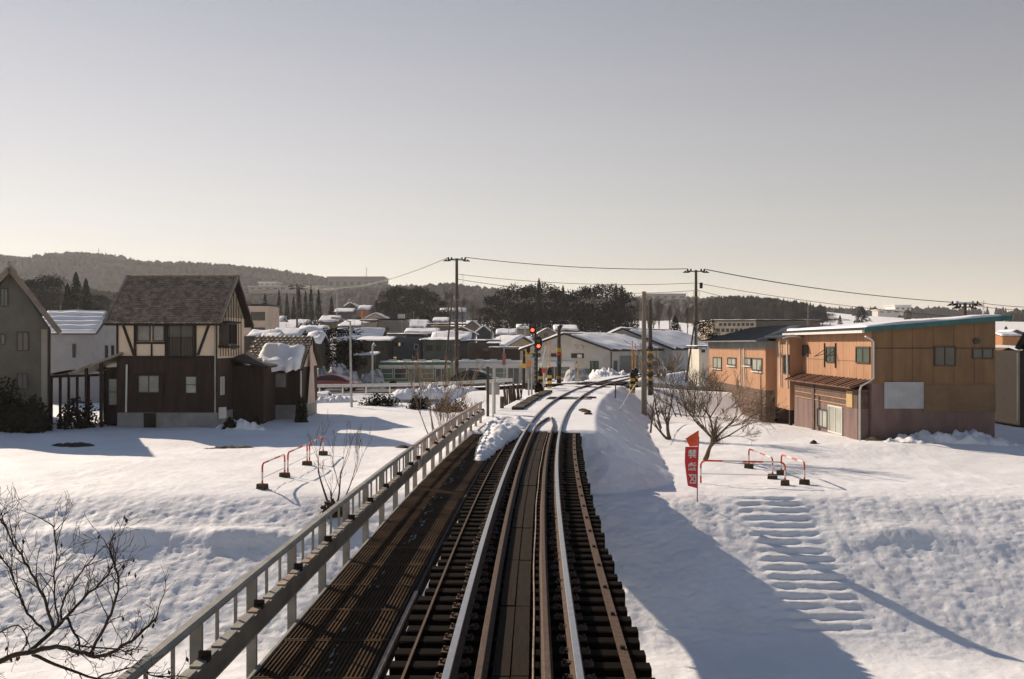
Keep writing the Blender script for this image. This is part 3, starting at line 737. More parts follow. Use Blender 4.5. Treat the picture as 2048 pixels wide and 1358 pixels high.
mb = MB(); FS2.box(mb, PX(146, Ys), PX(151, Ys), PZ(715, Ys), PZ(688, Ys), 0, .12); mb.build('vent_pipe', M_winf, S)

# ------------------------------------------------------------------ orange house on the right
O_ = thing('orange_house', (19, 51, -1.8), 'two-storey orange house with snowy slanting roof and teal fascia', 'house')
OX0, OX1, OY0, OY1 = 16.25, 21.85, 45.0, 57.4
zl, zh = 3.42, 3.88            # roof height at the left and right wall
ZM = PZ(757, 45)               # storey line about 1.2
rz = lambda x: zl+(zh-zl)*(x-OX0)/(OX1-OX0)
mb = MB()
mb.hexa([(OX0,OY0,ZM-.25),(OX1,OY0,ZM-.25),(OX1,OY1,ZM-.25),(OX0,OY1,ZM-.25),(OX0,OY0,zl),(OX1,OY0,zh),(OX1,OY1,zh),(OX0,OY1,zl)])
for k in range(len(mb.f)): mb.m[k] = 1 if k in (2,) else 0  # shaded front wall gets a darker siding, shade put into the colour
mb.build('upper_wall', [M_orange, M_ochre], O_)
mb = MB(); mb.box(OX0+.02, OX1-.02, OY0+.02, OY1, -2.4, ZM-.25); mb.build('lower_wall', M_purple, O_)
mb = MB(); slab(mb, (OX0-.45, OY0-.35, rz(OX0-.45)+.16), (OX1+.55, OY0-.35, rz(OX1+.55)+.16), (OX1+.55, OY1+.6, rz(OX1+.55)+.16), (OX0-.45, OY1+.6, rz(OX0-.45)+.16), .14)
orf = mb.build('roof', M_navy, O_)
mb = MB(); mb.bar((OX0-.45, OY0-.39, rz(OX0-.45)+.06), (OX1+.55, OY0-.39, rz(OX1+.55)+.06), .05, .22); mb.build('fascia', M_teal, orf)
mb = MB(); mb.bar((OX0-.48, OY0-.3, rz(OX0)-.06), (OX0-.48, OY1+.5, rz(OX0)-.06), .10, .12); mb.build('gutter', M_white, orf)
snow_on(orf, (OX0-.30, OY0-.15, rz(OX0-.3)+.16), (OX1+.25, OY0-.15, rz(OX1+.25)+.16), (OX1+.25, OY1+.5, rz(OX1+.25)+.16), (OX0-.30, OY1+.5, rz(OX0-.3)+.16), .10, 20, 20, 7)
FL = Face((OX0, OY1, 0), (0, -1, 0), (-1, 0, 0))      # lit wall facing left, a runs towards the camera
def la(p): return OY1-FPX*OX0/(p-1024)                  # photo column -> distance along the wall
for a0, a1, b0, b1, pm in ((1653, 1670, 725, 693, M_glg), (1713, 1741, 727, 693, M_glg)):
    yy = FPX*OX0/((a0+a1)/2-1024); window(FL, O_, la(a0), la(a1), PZ(b0, yy), PZ(b1, yy), 2, M_winf, pm, .07)
yy = FPX*OX0/(1612-1024.); window(FL, O_, la(1606), la(1617), PZ(713, yy), PZ(690, yy), 1, M_winf, M_gl, .07)
mb = MB(); FL.box(mb, 0, OY1-OY0-.002, 1.98, 2.01, 0, .012); mb.build('wall_joint', M_ochre, O_)
for p in (1650, 1672):
    wg = MB(); a = la(p); FL.box(wg, a-.03, a+.03, 1.6, 2.85, .0, .06); wg.bar(FL.p(a, 2.3, .03), FL.p(a, 2.15, .55), .03); wg.bar(FL.p(a, 2.15, .55), FL.p(a, 2.5, .03), .03)
    wg.build('laundry_bracket', M_winf, O_)
for k in range(1, 13):
    mb = MB(); FL.box(mb, .95*k-.006, .95*k+.006, ZM-.2, zl-.02, 0, .006); mb.build('wall_joint', M_ochre, O_)
FF2 = Face((OX0, OY0, 0), (1, 0, 0), (0, -1, 0)); ox = lambda p: PX(p, OY0)-OX0; oz = lambda p: PZ(p, OY0)
window(FF2, O_, ox(1868), ox(1911), oz(732), oz(693), 2, M_winf, M_gl, .06); window(FF2, O_, ox(1944), ox(1986), oz(718), oz(696), 2, M_winf, M_gl, .06)
mb = MB(); FF2.box(mb, 0.01, OX1-OX0-.01, oz(697), oz(695.5), 0, .012); mb.build('wall_joint', M_timber, O_)
for k in range(1, 6):
    mb = MB(); FF2.box(mb, .93*k-.006, .93*k+.006, ZM-.2, zl-.02+.08*.93*k, 0, .006); mb.build('wall_joint', M_timber, O_)
mb = MB(); c = FF2.p(ox(1952), oz(682), .06); mb.tube([c+Vector((0,.06,0)), c-Vector((0,.06,0))], [.14, .14], 12); mb.build('vent_cap', M_winf, O_)
mb = MB(); mb.tube([FF2.p(-.35, 3.15, .2), FF2.p(-.05, 3.0, .12), FF2.p(.05, 2.9, .1), FF2.p(.05, 1.25, .1), FF2.p(-.2, 1.1, .2), FF2.p(-.55, .92, .25), FF2.p(-.62, .7, .25), FF2.p(-.62, -1.85, .25)], .045, 6); mb.build('drain_pipe', M_winw, O_)
M_lsid = mat('light_blue_grey_sheet', (.40, .42, .44), .6, .15, 1.5, .5, wave=('X', 9))
mb = MB(); FF2.box(mb, ox(1768), ox(1846), oz(817), oz(764), .0, .07); mb.build('metal_sheet', M_lsid, O_)
mb = MB(); FF2.box(mb, ox(1846)+.01, OX1-OX0, -.28, ZM-.26, .0, .03); mb.build('plywood_panel', mat('pale_boarding', (.17, .11, .062), .8, .2, 1.5, .1, 40), O_)
mb = MB(); FF2.box(mb, .0, OX1-OX0+.02, -2.2, -1.55, -.01, .05); mb.build('footing', mat('mossy_footing', (.10, .085, .055), .9, .3, 2), O_)
# lean-to along the lit side
LX = 15.72; LY0, LY1 = 45.3, 55.4
mb = MB(); mb.box(LX, OX0-.01, LY0, LY1, -2.4, -.15); mb.build('lean_to_base', M_purple, O_)
mb = MB(); mb.box(LX, OX0-.01, LY0+.01, LY1-.01, -.15, .72); mb.build('lean_to_wall', M_brbrd, O_)
mb = MB(); slab(mb, (LX-.45, LY0-.3, .82), (OX0-.02, LY0-.3, 1.16), (OX0-.02, LY1+.3, 1.16), (LX-.45, LY1+.3, .82), .05); lr = mb.build('lean_to_roof', M_rustroof, O_)
for k in range(19):
    y = LY0-.25+(LY1-LY0+.5)*k/18; mb = MB(); mb.bar((LX-.46, y, .84), (OX0-.03, y, 1.18), .07, .05); mb.build('roof_rib', M_rustd if k % 3 == 0 else M_rustroof, lr)
FLt = Face((LX, LY1, 0), (0, -1, 0), (-1, 0, 0)); lt = lambda p: LY1-FPX*LX/(p-1024)
def ltz(py, p): return PZ(py, FPX*LX/(p-1024))
window(FLt, O_, lt(1636), lt(1656), -1.42, -.5, 2, M_winf, M_glp, .06); window(FLt, O_, lt(1658), lt(1686), -1.55, -.2, 2, M_winw, M_glp, .08)
for k, b in enumerate((.48, .18, -.1)):
    mb = MB(); FLt.box(mb, .2, lt(1700), b, b+.05, 0, .03); mb.build('batten', M_orange, O_)
mb = MB(); FLt.box(mb, lt(1626), lt(1630), -2.2, .6, .0, .06); mb.build('batten', M_brbrd, O_)
mb = MB(); FLt.box(mb, lt(1694), lt(1706), -.14, .62, .0, .04); mb.build('pale_panel', mat('ochre_panel', (.45, .31, .14), .8, .1, 2), O_)
# projecting bay with flue pipes at the back of the lit side
BX = 15.55
mb = MB(); mb.box(BX, OX0-.003, 55.7, 59.2, -.9, 3.2); mb.build('bay_wall', M_orange, O_)
mb = MB(); slab(mb, (BX-.5, 55.4, 3.22), (OX0+.2, 55.4, 3.42), (OX0+.2, 59.6, 3.42), (BX-.5, 59.6, 3.22), .09); mb.build('bay_roof', M_navy, O_)
mb = MB(); mb.tube([(BX-.5, 55.35, 3.13), (BX-.2, 55.3, 3.22), (BX+.3, 55.3, 3.23), (OX0-.2, 55.35, 3.17)], .05, 6); mb.build('gutter', M_white, O_)
FB = Face((BX, 59.2, 0), (0, -1, 0), (-1, 0, 0)); window(FB, O_, 2.3, 3.4, 1.1, 2.2, 2, M_winf, M_gl, .06)
for y, z0 in ((57.4, .35), (55.85, .3)):
    mb = MB(); mb.tube([(BX-.12, y, 3.0), (BX-.1, y-.1, z0)], .055, 6); mb.build('flue_pipe', M_winw, O_)
for x, y in ((BX+.1, 55.9), (BX+.1, 59.0)):
    mb = MB(); mb.box(x-.08, x+.08, y-.08, y+.08, -2.3, -.9); mb.build('stilt', M_timber, O_)

# ------------------------------------------------------------------ long low orange annex
A = thing('orange_annex', (18, 67, -1.8), 'low long orange house with dark metal roof beside the bare trees', 'house')
AX, AX1, AY0, AY1 = 15.0, 21., 58.9, 75.8; az = 2.55
mb = MB(); mb.box(AX, AX1, AY0, AY1, .05, az); mb.build('wall', [M_orange], A)
mb = MB(); mb.box(AX+.02, AX1, AY0+.02, AY1, -2.6, .05); mb.build('lower_wall', M_brbrd, A)
mb = MB(); mb.box(AX-.06, AX1+.1, AY0-.12, AY1+.1, az-.06, az+.42); mb.build('parapet', M_conc, A)
zt = az+.44
mb = MB(); c0 = [(AX-.7, AY0-.4, zt), (AX1+.5, AY0-.4, zt), (AX1+.5, AY1+.5, zt), (AX-.7, AY1+.5, zt)]; rg = [(18.1, AY0+3.2, zt+1.0), (18.1, AY1-3.2, zt+1.0)]
mb.quad(c0[0], c0[1], rg[0]); mb.quad(c0[1], c0[2], rg[1], rg[0]); mb.quad(c0[2], c0[3], rg[1]); mb.quad(c0[3], c0[0], rg[0], rg[1]); mb.quad(*c0[::-1])
ar = mb.build('roof', M_navy, A)
for k in range(24):
    mb = MB(); y = AY0-.3+(AY1-AY0+.7)*k/23; zz = max(0., min(1, (y-AY0+.4)/3.6, (AY1+.5-y)/3.7)); mb.bar((AX-.7, y, zt+.02), (AX-.7+3.1*zz, y, zt+.02+1.0*zz), .04, .04); mb.build('roof_seam', M_navy, ar)
mb = MB()
for k in range(60): y = AY0-.4+(AY1-AY0+.8)*k/59; mb.box(AX-.74, AX-.64, y-.05, y+.05, zt-.05, zt+.035)
tag(mb.build('eave_edge', M_lsid, ar), kind='stuff')
FA = Face((AX, AY1, 0), (0, -1, 0), (-1, 0, 0)); al = lambda p: AY1-FPX*AX/(p-1024)
for a0, a1, b0, b1 in ((1427, 1444, 737, 714), (1456, 1473, 731, 715), (1488, 1503, 731, 715), (1505, 1525, 742, 716)):
    yy = FPX*AX/((a0+a1)/2-1024); window(FA, A, al(a0), al(a1), PZ(b0, yy), PZ(b1, yy), 2, M_winf, M_glp, .08)
    mb = MB(); FA.box(mb, al(a0)-.05, al(a1)+.05, PZ(b0, yy)-.08, PZ(b0, yy)-.01, 0, .12); mb.build('window_sill', M_white, A)
for p in (1483, 1491):
    a = al(p); mb = MB(); mb.tube([FA.p(a, 2.5, .1), FA.p(a+.3, .0, .12)], .05, 6); mb.build('flue_pipe', M_white, A)
for k in range(4):
    mb = MB(); FA.box(mb, 0.1, AY1-AY0-.1, -.3-.45*k, -.24-.45*k, -.02, .03); mb.build('batten', M_rustroof, A)

# ------------------------------------------------------------------ dark houses at the right edge
D1 = thing('balcony_house', (30, 60, -1.8), 'brown wooden house with gabled porch and balcony at the right edge', 'house')
dy = 60.
dx = lambda p: PX(p, dy); dz = lambda p: PZ(p, dy)
mb = MB(); mb.box(dx(1985), dx(2130), dy, dy+7, -2.4, dz(757)); mb.build('lower_wall', M_timber, D1)
mb = MB(); mb.box(dx(1985), dx(2130), dy+1.6, dy+7, dz(757), dz(715)); mb.quad((dx(1990), dy+1.58, dz(715)), (dx(2062), dy+1.58, dz(715)), (dx(2014), dy+1.58, dz(699))); mb.build('upper_wall', M_ochre, D1)
mb = MB(); rp = (dx(2014), dy-.2, dz(695)); 
slab(mb, (dx(1984), dy-.2, dz(707)), (dx(1984), dy+7, dz(707)), (rp[0], dy+7, rp[2]), rp, .12); slab(mb, (dx(2066), dy-.2, dz(714)), (dx(2066), dy+7, dz(714)), (rp[0], dy+7, rp[2]), rp, .12); mb.build('porch_roof', M_ochre, D1)
mb = MB(); mb.box(dx(1988), dx(2130), dy-.05, dy+.02, dz(736), dz(734)); mb.build('hand_rail', M_timber, D1)
for k in range(20): mb = MB(); x = dx(1990)+.14*k; mb.box(x-.02, x+.02, dy-.04, dy, dz(757), dz(735)); mb.build('baluster', M_timber, D1)
snow_on(D1, (dx(1990), dy+.1, dz(757)), (dx(2090), dy+.1, dz(757)), (dx(2090), dy+1.5, dz(757)), (dx(1990), dy+1.5, dz(757)), .42, 14, 8, 9, name='balcony_snow')
D2 = thing('eave_house', (33.5, 56, -1.8), 'dark house whose steep eave cuts in at the right edge', 'house')
ey = 54.; e_ = lambda p, q: (PX(p, ey), ey, PZ(q, ey))
mb = MB(); mb.box(PX(2049, ey), PX(2200, ey), ey+.5, ey+7, -2.4, PZ(702, ey)); mb.build('wall', M_timber, D2)
mb = MB(); a, b = Vector(e_(2029, 696)), Vector(e_(2090, 590)); slab(mb, a, b, b+Vector((4.2, 7, 0)), a+Vector((4.2, 7, 0)), .22); mb.build('roof', M_timber, D2)
mb = MB(); mb.tube([e_(2036, 845), e_(2036, 705)], .06, 6); mb.build('drain_pipe', M_glc, D2)
bk = Vector((3.6, 6, 0)); q = [Vector(e_(a, b))+Vector((.25, .4, 0)) for a, b in ((2042, 703), (2205, 703), (2205, 602), (2092, 602))]
mb = MB(); mb.hexa([q[0], q[1], q[1]+bk, q[0]+bk, q[3], q[2], q[2]+bk, q[3]+bk]); mb.build('gable_wall', M_timber, D2)
mb = MB(); a, b = Vector(e_(2090, 590)), Vector(e_(2230, 590)); slab(mb, a, b, b+Vector((4.2, 7, .3)), a+Vector((4.2, 7, .3)), .2); mb.build('ridge_roof', M_timber, D2)
# ------------------------------------------------------------------ town houses behind the road
WALLS = {}
def wallm(c, nm=None):
    k = 'wall_%d_%d_%d' % tuple(int(x*1000) for x in c)
    return mat(k, c, .85, .14, 1.0, .1, 20)
def house(label, px0, px1, Y, zr_px, ze_px, d, col, roof='gx', snow=.22, rcol=None, rot=0., over=.4, wins=None, base=None, name='town_house', cat='house', group='houses of the town behind the road', pane=None, ridges=0, bare=0.):
    x0, x1 = PX(px0, Y), PX(px1, Y); w = x1-x0; zr = PZ(zr_px, Y); ze = PZ(ze_px, Y)
    cx = (x0+x1)/2; zb = (base if base is not None else gz(cx, Y+d/2))-.6
    R = thing(name, (cx, Y, zb+.6), label, cat, group)
    ca, sa = math.cos(rot), math.sin(rot)
    def Lc(x, y, z): return Vector((cx+x*ca-y*sa, Y+x*sa+y*ca, z))
    wm = wallm(col); rm = rcol or M_navy
    mb = MB(); h = w/2
    mb.hexa([Lc(-h,0,zb), Lc(h,0,zb), Lc(h,d,zb), Lc(-h,d,zb), Lc(-h,0,ze), Lc(h,0,ze), Lc(h,d,ze), Lc(-h,d,ze)])
    if roof == 'gx':
        for s in (-1, 1):
            q = [Lc(s*h,0,ze), Lc(s*h,d,ze), Lc(s*h,d/2,zr-.06)]; mb.quad(*(q if s > 0 else q[::-1]))
    elif roof == 'gy':
        for y in (0, d):
            q = [Lc(-h,y,ze), Lc(h,y,ze), Lc(0,y,zr-.06)]; mb.quad(*(q if y == 0 else q[::-1]))
    mb.build('wall', wm, R)
    o = over; mb = MB(); planes = []
    if roof == 'gx':
        k = (zr-ze)/(d/2)*o
        planes = [(Lc(-h-o,-o,ze-k), Lc(h+o,-o,ze-k), Lc(h+o,d/2,zr), Lc(-h-o,d/2,zr)), (Lc(h+o,d+o,ze-k), Lc(-h-o,d+o,ze-k), Lc(-h-o,d/2,zr), Lc(h+o,d/2,zr))]
    elif roof == 'gy':
        k = (zr-ze)/h*o
        planes = [(Lc(h+o,-o,ze-k), Lc(h+o,d+o,ze-k), Lc(0,d+o,zr), Lc(0,-o,zr)), (Lc(-h-o,d+o,ze-k), Lc(-h-o,-o,ze-k), Lc(0,-o,zr), Lc(0,d+o,zr))]
    elif roof == 'shed':                               # rises to the back
        planes = [(Lc(-h-o,-o,ze), Lc(h+o,-o,ze), Lc(h+o,d+o,zr), Lc(-h-o,d+o,zr))]
    elif roof == 'hip':
        r = h*.45; A_, B_ = Lc(-h+r+.0*r,d/2,zr), Lc(h-r,d/2,zr)
        planes = [(Lc(-h-o,-o,ze), Lc(h+o,-o,ze), B_, A_), (Lc(h+o,d+o,ze), Lc(-h-o,d+o,ze), A_, B_), (Lc(h+o,-o,ze), Lc(h+o,d+o,ze), B_+(Lc(0,.05,0)-Lc(0,0,0)), B_), (Lc(-h-o,d+o,ze), Lc(-h-o,-o,ze), A_, A_+(Lc(0,.05,0)-Lc(0,0,0)))]
    else:
        planes = [(Lc(-h-o*.5,-o*.5,zr), Lc(h+o*.5,-o*.5,zr), Lc(h+o*.5,d+o*.5,zr), Lc(-h-o*.5,d+o*.5,zr))]
    for p in planes: slab(mb, *[q+Vector((0,0,.08)) for q in p], .12)
    rf = mb.build('roof', rm, R)
    if snow:
        for i, p in enumerate(planes[:2] if roof != 'hip' else planes):
            p = [q+Vector((0,0,.08)) for q in p]
            if bare: p[2] = p[2]+(p[1]-p[2])*bare; p[3] = p[3]+(p[0]-p[3])*bare
            snow_on(rf, *p, snow, 14, 8 if not ridges else 30, int(px0)+i, .12, ridges)
    FW_ = Face(Lc(-h,0,0), Lc(1,0,0)-Lc(0,0,0), Lc(0,-1,0)-Lc(0,0,0))
    for wdef in (wins or []):
        a0, a1, b0, b1 = (PX(wdef[0], Y)-x0, PX(wdef[1], Y)-x0, PZ(wdef[3], Y), PZ(wdef[2], Y)); n = wdef[4] if len(wdef) > 4 else 2
        window(FW_, R, a0, a1, b0, b1, n, M_winf if len(wdef) < 6 or not wdef[5] else M_winw, pane if (len(wdef) > 6 and wdef[6]) else M_gl, .08)
    if int(px0) % 3 == 0 and d < 9.5:
        a = Lc(-h*.35, d/2, zr); mb = MB(); mb.tube([a, a+Vector((0, 0, 1.9))], .028, 5)
        for q in range(5): mb.bar(a+Vector((-.32+.05*q, -.3+.15*q, 1.75)), a+Vector((.32-.05*q, -.3+.15*q, 1.75)), .025)
        mb.bar(a+Vector((0, -.35, 1.75)), a+Vector((0, .35, 1.75)), .03); mb.build('aerial', M_steel, R)
    return R, Lc, ze, zr
def ystrip(l): return l
house('pinkish cream three-storey block with a flat roof behind the tiled gable', 482, 537, 150, 609, 612, 7, (.52, .41, .34), 'flat', .0, wins=[(502, 530, 624, 641, 4), (502, 530, 655, 668, 4)])
house('low house with two bright snow slabs left of the lone street pole', 497, 545, 118, 664, 678, 6, (.07, .06, .05), 'gx', .34)
house('low house with bluish snow roof just right of the cream block', 546, 594, 124, 660, 676, 6, (.07, .06, .05), 'gx', .34)
house('house with one thick loaf of snow on its roof above the wing', 598, 646, 128, 657, 666, 5, (.06, .05, .04), 'gx', .55)
house('small shed with a thick square of snow beside the dark conifer', 616, 636, 100, 672, 686, 4, (.06, .05, .04), 'gx', .5)
house('dark house with striped snowy hipped roof behind the street lamp', 672, 757, 125, 658, 683, 7, (.055, .048, .038), 'gx', .26, wins=[(693, 703, 690, 700), (700, 712, 708, 722)], ridges=5)
house('dark shopfront with a sharp white sheet roof right of the street lamp', 716, 775, 118, 675, 683, 6, (.05, .045, .036), 'shed', .12, wins=[(722, 734, 690, 700), (742, 750, 693, 703), (758, 770, 692, 704)])
R_, Lc_, a_, b_ = house('plain grey box-shaped building with flat roof and a small roof tank', 754, 808, 150, 638, 640, 8, (.17, .165, .15), 'flat', .0, wins=[(772, 778, 655, 662), (766, 777, 664, 669)])
mb = MB(); c = Lc_(1.3, 3, b_); mb.box(c.x-.5, c.x+.5, c.y-.5, c.y+.5, c.z, c.z+.8); mb.build('roof_tank', M_white, R_)
house('tan left part of the plain grey box-shaped building, sunlit tone put into its colour', 722, 753.5, 149.5, 641, 645, 7, (.30, .26, .20), 'flat', .06, wins=[(732, 741, 654, 664, 1, 1)])  # lit part of the grey block, sunlight put into the wall colour
house('blue-grey two-storey house with pale yellow lit upper windows', 777, 842, 124, 669, 674, 7, (.115, .125, .14), 'flat', .10, wins=[(782, 788, 684, 693, 1, 0, 1), (789, 795, 685, 693, 1), (796, 802, 684, 693, 1, 0, 1), (803, 808, 685, 693, 1), (828, 837, 688, 699, 1, 1), (784, 794, 712, 718, 2, 0, 1)], pane=M_litwin)
house('greenish grey house with a white scalloped eave behind the leaning pole strut', 846, 914, 120, 676, 681, 7, (.10, .105, .095), 'shed', .10, wins=[(853, 866, 690, 702), (872, 884, 691, 702), (890, 902, 691, 702)])
house('house whose domed snow roof shows just left of the tall utility pole', 866, 936, 132, 668, 682, 7, (.09, .08, .07), 'gx', .42)
house('brown house with one long snowy eave right of the tall utility pole', 937, 998, 120, 682, 686, 7, (.085, .060, .045), 'flat', .12, wins=[(966, 984, 694, 704), (978, 991, 693, 702, 1)])
house('tan gabled house with bright snow on its right slope', 966, 1012, 135, 674, 694, 9, (.40, .30, .20), 'gx', .28, rot=-.55, wins=[(972, 980, 698, 706, 1)])
house('small dark house with snowy gable before the big dark grove', 954, 981, 180, 653, 664, 8, (.045, .05, .055), 'gy', .2)
house('wide gabled house with thin snow rims behind the tall utility pole', 897, 948, 150, 655, 667, 8, (.16, .14, .115), 'gy', .14, wins=[(925, 938, 672, 680)])
house('long olive-brown house with thin snow line on its ridge', 856, 930, 185, 648, 652, 8, (.13, .105, .07), 'flat', .10, wins=[(880, 888, 659, 664)])
house('house showing a clean white rectangle of roof snow', 810, 850, 190, 641, 656, 9, (.06, .045, .04), 'gx', .25)
house('house with a flat white snow bar right of the grey box building', 813, 872, 140, 660, 668, 6, (.06, .05, .045), 'gx', .3)
house('open carport with thin white snow roof by the buses', 981, 1040, 114, 696, 698, 4, (.045, .035, .03), 'flat', .08)
house('small gabled house behind the upper red signal', 1078, 1111, 185, 657, 666, 8, (.28, .23, .18), 'gy', .14, wins=[(1088, 1096, 667, 673)])
house('house with a broad white snow roof behind the warehouse ridge', 1112, 1153, 190, 652, 661, 9, (.42, .35, .27), 'gx', .26)
house('snowy roofed house left of the warehouse gable', 1016, 1060, 150, 677, 688, 8, (.12, .09, .075), 'gx', .3)
house('hillside cottage with a snowy gable above the grey box building', 690, 711, 330, 606, 612, 9, (.10, .08, .06), 'gy', .3, base=PZ(626, 330))
house('hillside house with bright snow roof and reddish wall', 718, 739, 310, 612, 619, 8, (.24, .12, .08), 'gx', .4, base=PZ(630, 310))
house('hillside house with pale roof patch below the snowy cottage', 670, 704, 290, 617, 624, 8, (.06, .055, .05), 'gx', .2, base=PZ(636, 290))
house('tan-roofed cottage with domed snow cap among the hillside trees', 640, 673, 220, 633, 643, 8, (.14, .10, .07), 'gx', .3, base=PZ(660, 220))
house('blue-roofed house with half melted snow above the striped roof', 676, 726, 200, 640, 652, 9, (.10, .10, .10), 'gx', .14, base=PZ(668, 200), rot=-.3)
house('far white-roofed house beside the blue wall in the gap between groves', 880, 930, 360, 617, 624, 10, (.10, .14, .18), 'gx', .5, base=PZ(640, 360))
house('dark house below the twin tile roofs left of the lone street pole', 548, 588, 175, 646, 658, 8, (.05, .04, .035), 'gx', .2, base=PZ(672, 175))
house('low house with a white roof corner right of the pink block', 538, 556, 190, 634, 645, 8, (.30, .30, .32), 'gx', .3, base=PZ(660, 190))
house('orange-walled house with snow beyond the right roof', 2005, 2040, 240, 666, 672, 8, (.40, .18, .07), 'gx', .3, base=PZ(685, 240))
house('house with brown gable above the snowy plain at right', 2018, 2046, 270, 660, 666, 8, (.12, .09, .07), 'gy', .2, base=PZ(678, 270))
house('low snowy roof squeezed between the two low houses left of the lone pole', 522, 549, 112, 671, 681, 5, (.10, .08, .07), 'gx', .3)
house('hillside house with grey wall under the cedar row', 573, 609, 210, 641, 650, 8, (.20, .18, .16), 'gx', .3, base=PZ(664, 210), wins=[(585, 594, 653, 659)])
house('pale hillside house right of the lone orange-brown pole', 735, 768, 250, 627, 635, 8, (.30, .26, .22), 'gy', .25, base=PZ(648, 250))
house('cream-walled house half hidden by the leaning pole strut', 868, 893, 235, 636, 643, 8, (.36, .31, .25), 'gx', .25, base=PZ(658, 235))
house('tiny snowy house at the left foot of the big dark grove', 934, 955, 225, 642, 650, 7, (.14, .11, .09), 'gy', .25, base=PZ(664, 225))
house('low snowy house between the small dark gable and the signals', 996, 1030, 178, 660, 669, 7, (.17, .13, .10), 'gx', .3)
house('far snowy house just left of the upper red signal', 1036, 1060, 215, 651, 658, 8, (.24, .20, .17), 'gx', .3)
house('small garage with thin snow right of the dark bushy conifer', 716, 742, 106, 708, 712, 4, (.09, .08, .065), 'shed', .14)
# school block behind the annex
R_, Lc_, a_, b_ = house('cream school block with rows of small windows behind the orange annex', 1426, 1512, 165, 641, 643, 12, (.50, .42, .32), 'flat', .08, name='school_building', cat='school', group='large blocks of the town',
    wins=[(1438+9*k, 1444+9*k, 646, 652, 1) for k in range(8)]+[(1434+9*k, 1440+9*k, 657, 664, 1) for k in range(8)], base=-1.)
house('far dark flat-roofed hall behind the orange roofs', 1512, 1640, 175, 640, 644, 10, (.16, .13, .10), 'flat', .04, name='hall', group='large blocks of the town', base=-1.)
house('white garage wall between the leaning strut and the orange annex', 1398, 1420, 84, 694, 698, 5, (.62, .58, .50), 'flat', .05, base=-1., group='sheds near the crossing', wins=[(1403, 1410, 699, 705, 1)])
# far buildings on the hills
def block(label, px0, px1, Y, t, b, d, col, name='factory_building', cat='building'):
    x0, x1 = PX(px0, Y), PX(px1, Y)
    R = thing(name, ((x0+x1)/2, Y, PZ(b, Y)), label, cat, 'large buildings on the far hills')
    mb = MB(); mb.box(x0, x1, Y, Y+d, PZ(b+6, Y), PZ(t, Y)); mb.build('wall', wallm(col), R)
    mb = MB(); mb.box(x0-1, x1+1, Y-1, Y+d+1, PZ(t, Y), PZ(t-1.2, Y)); mb.build('roof', M_snow, R)
    F = Face((x0, Y, 0), (1, 0, 0), (0, -1, 0)); n = max(3, int((px1-px0)/14))
    for k in range(n):
        a = (x1-x0)*(k+.25)/n; q = MB(); F.box(q, a, a+(x1-x0)/n*.5, PZ(b-(b-t)*.35, Y), PZ(t+(b-t)*.35, Y), 0, .2); q.build('window', M_glg, R)
block('long pale terraced factory low on the left hill', 497, 650, 900, 573, 581, 30, (.45, .40, .36))
block('upper pale storey of the left hill factory, set back', 518, 552, 935, 565, 573, 20, (.52, .46, .42))
block('big grey hall at the foot of the left ridge', 655, 767, 1000, 554, 580, 40, (.36, .34, .32))
block('distant white box building on the right ridge', 1790, 1822, 900, 611, 623, 25, (.72, .68, .62))
block('low pale sheds left of the white box on the right ridge', 1756, 1800, 890, 620, 628, 15, (.55, .50, .44))
block('long grey flat plateau building left of the second utility pole', 1290, 1372, 1100, 588, 600, 40, (.40, .37, .33))

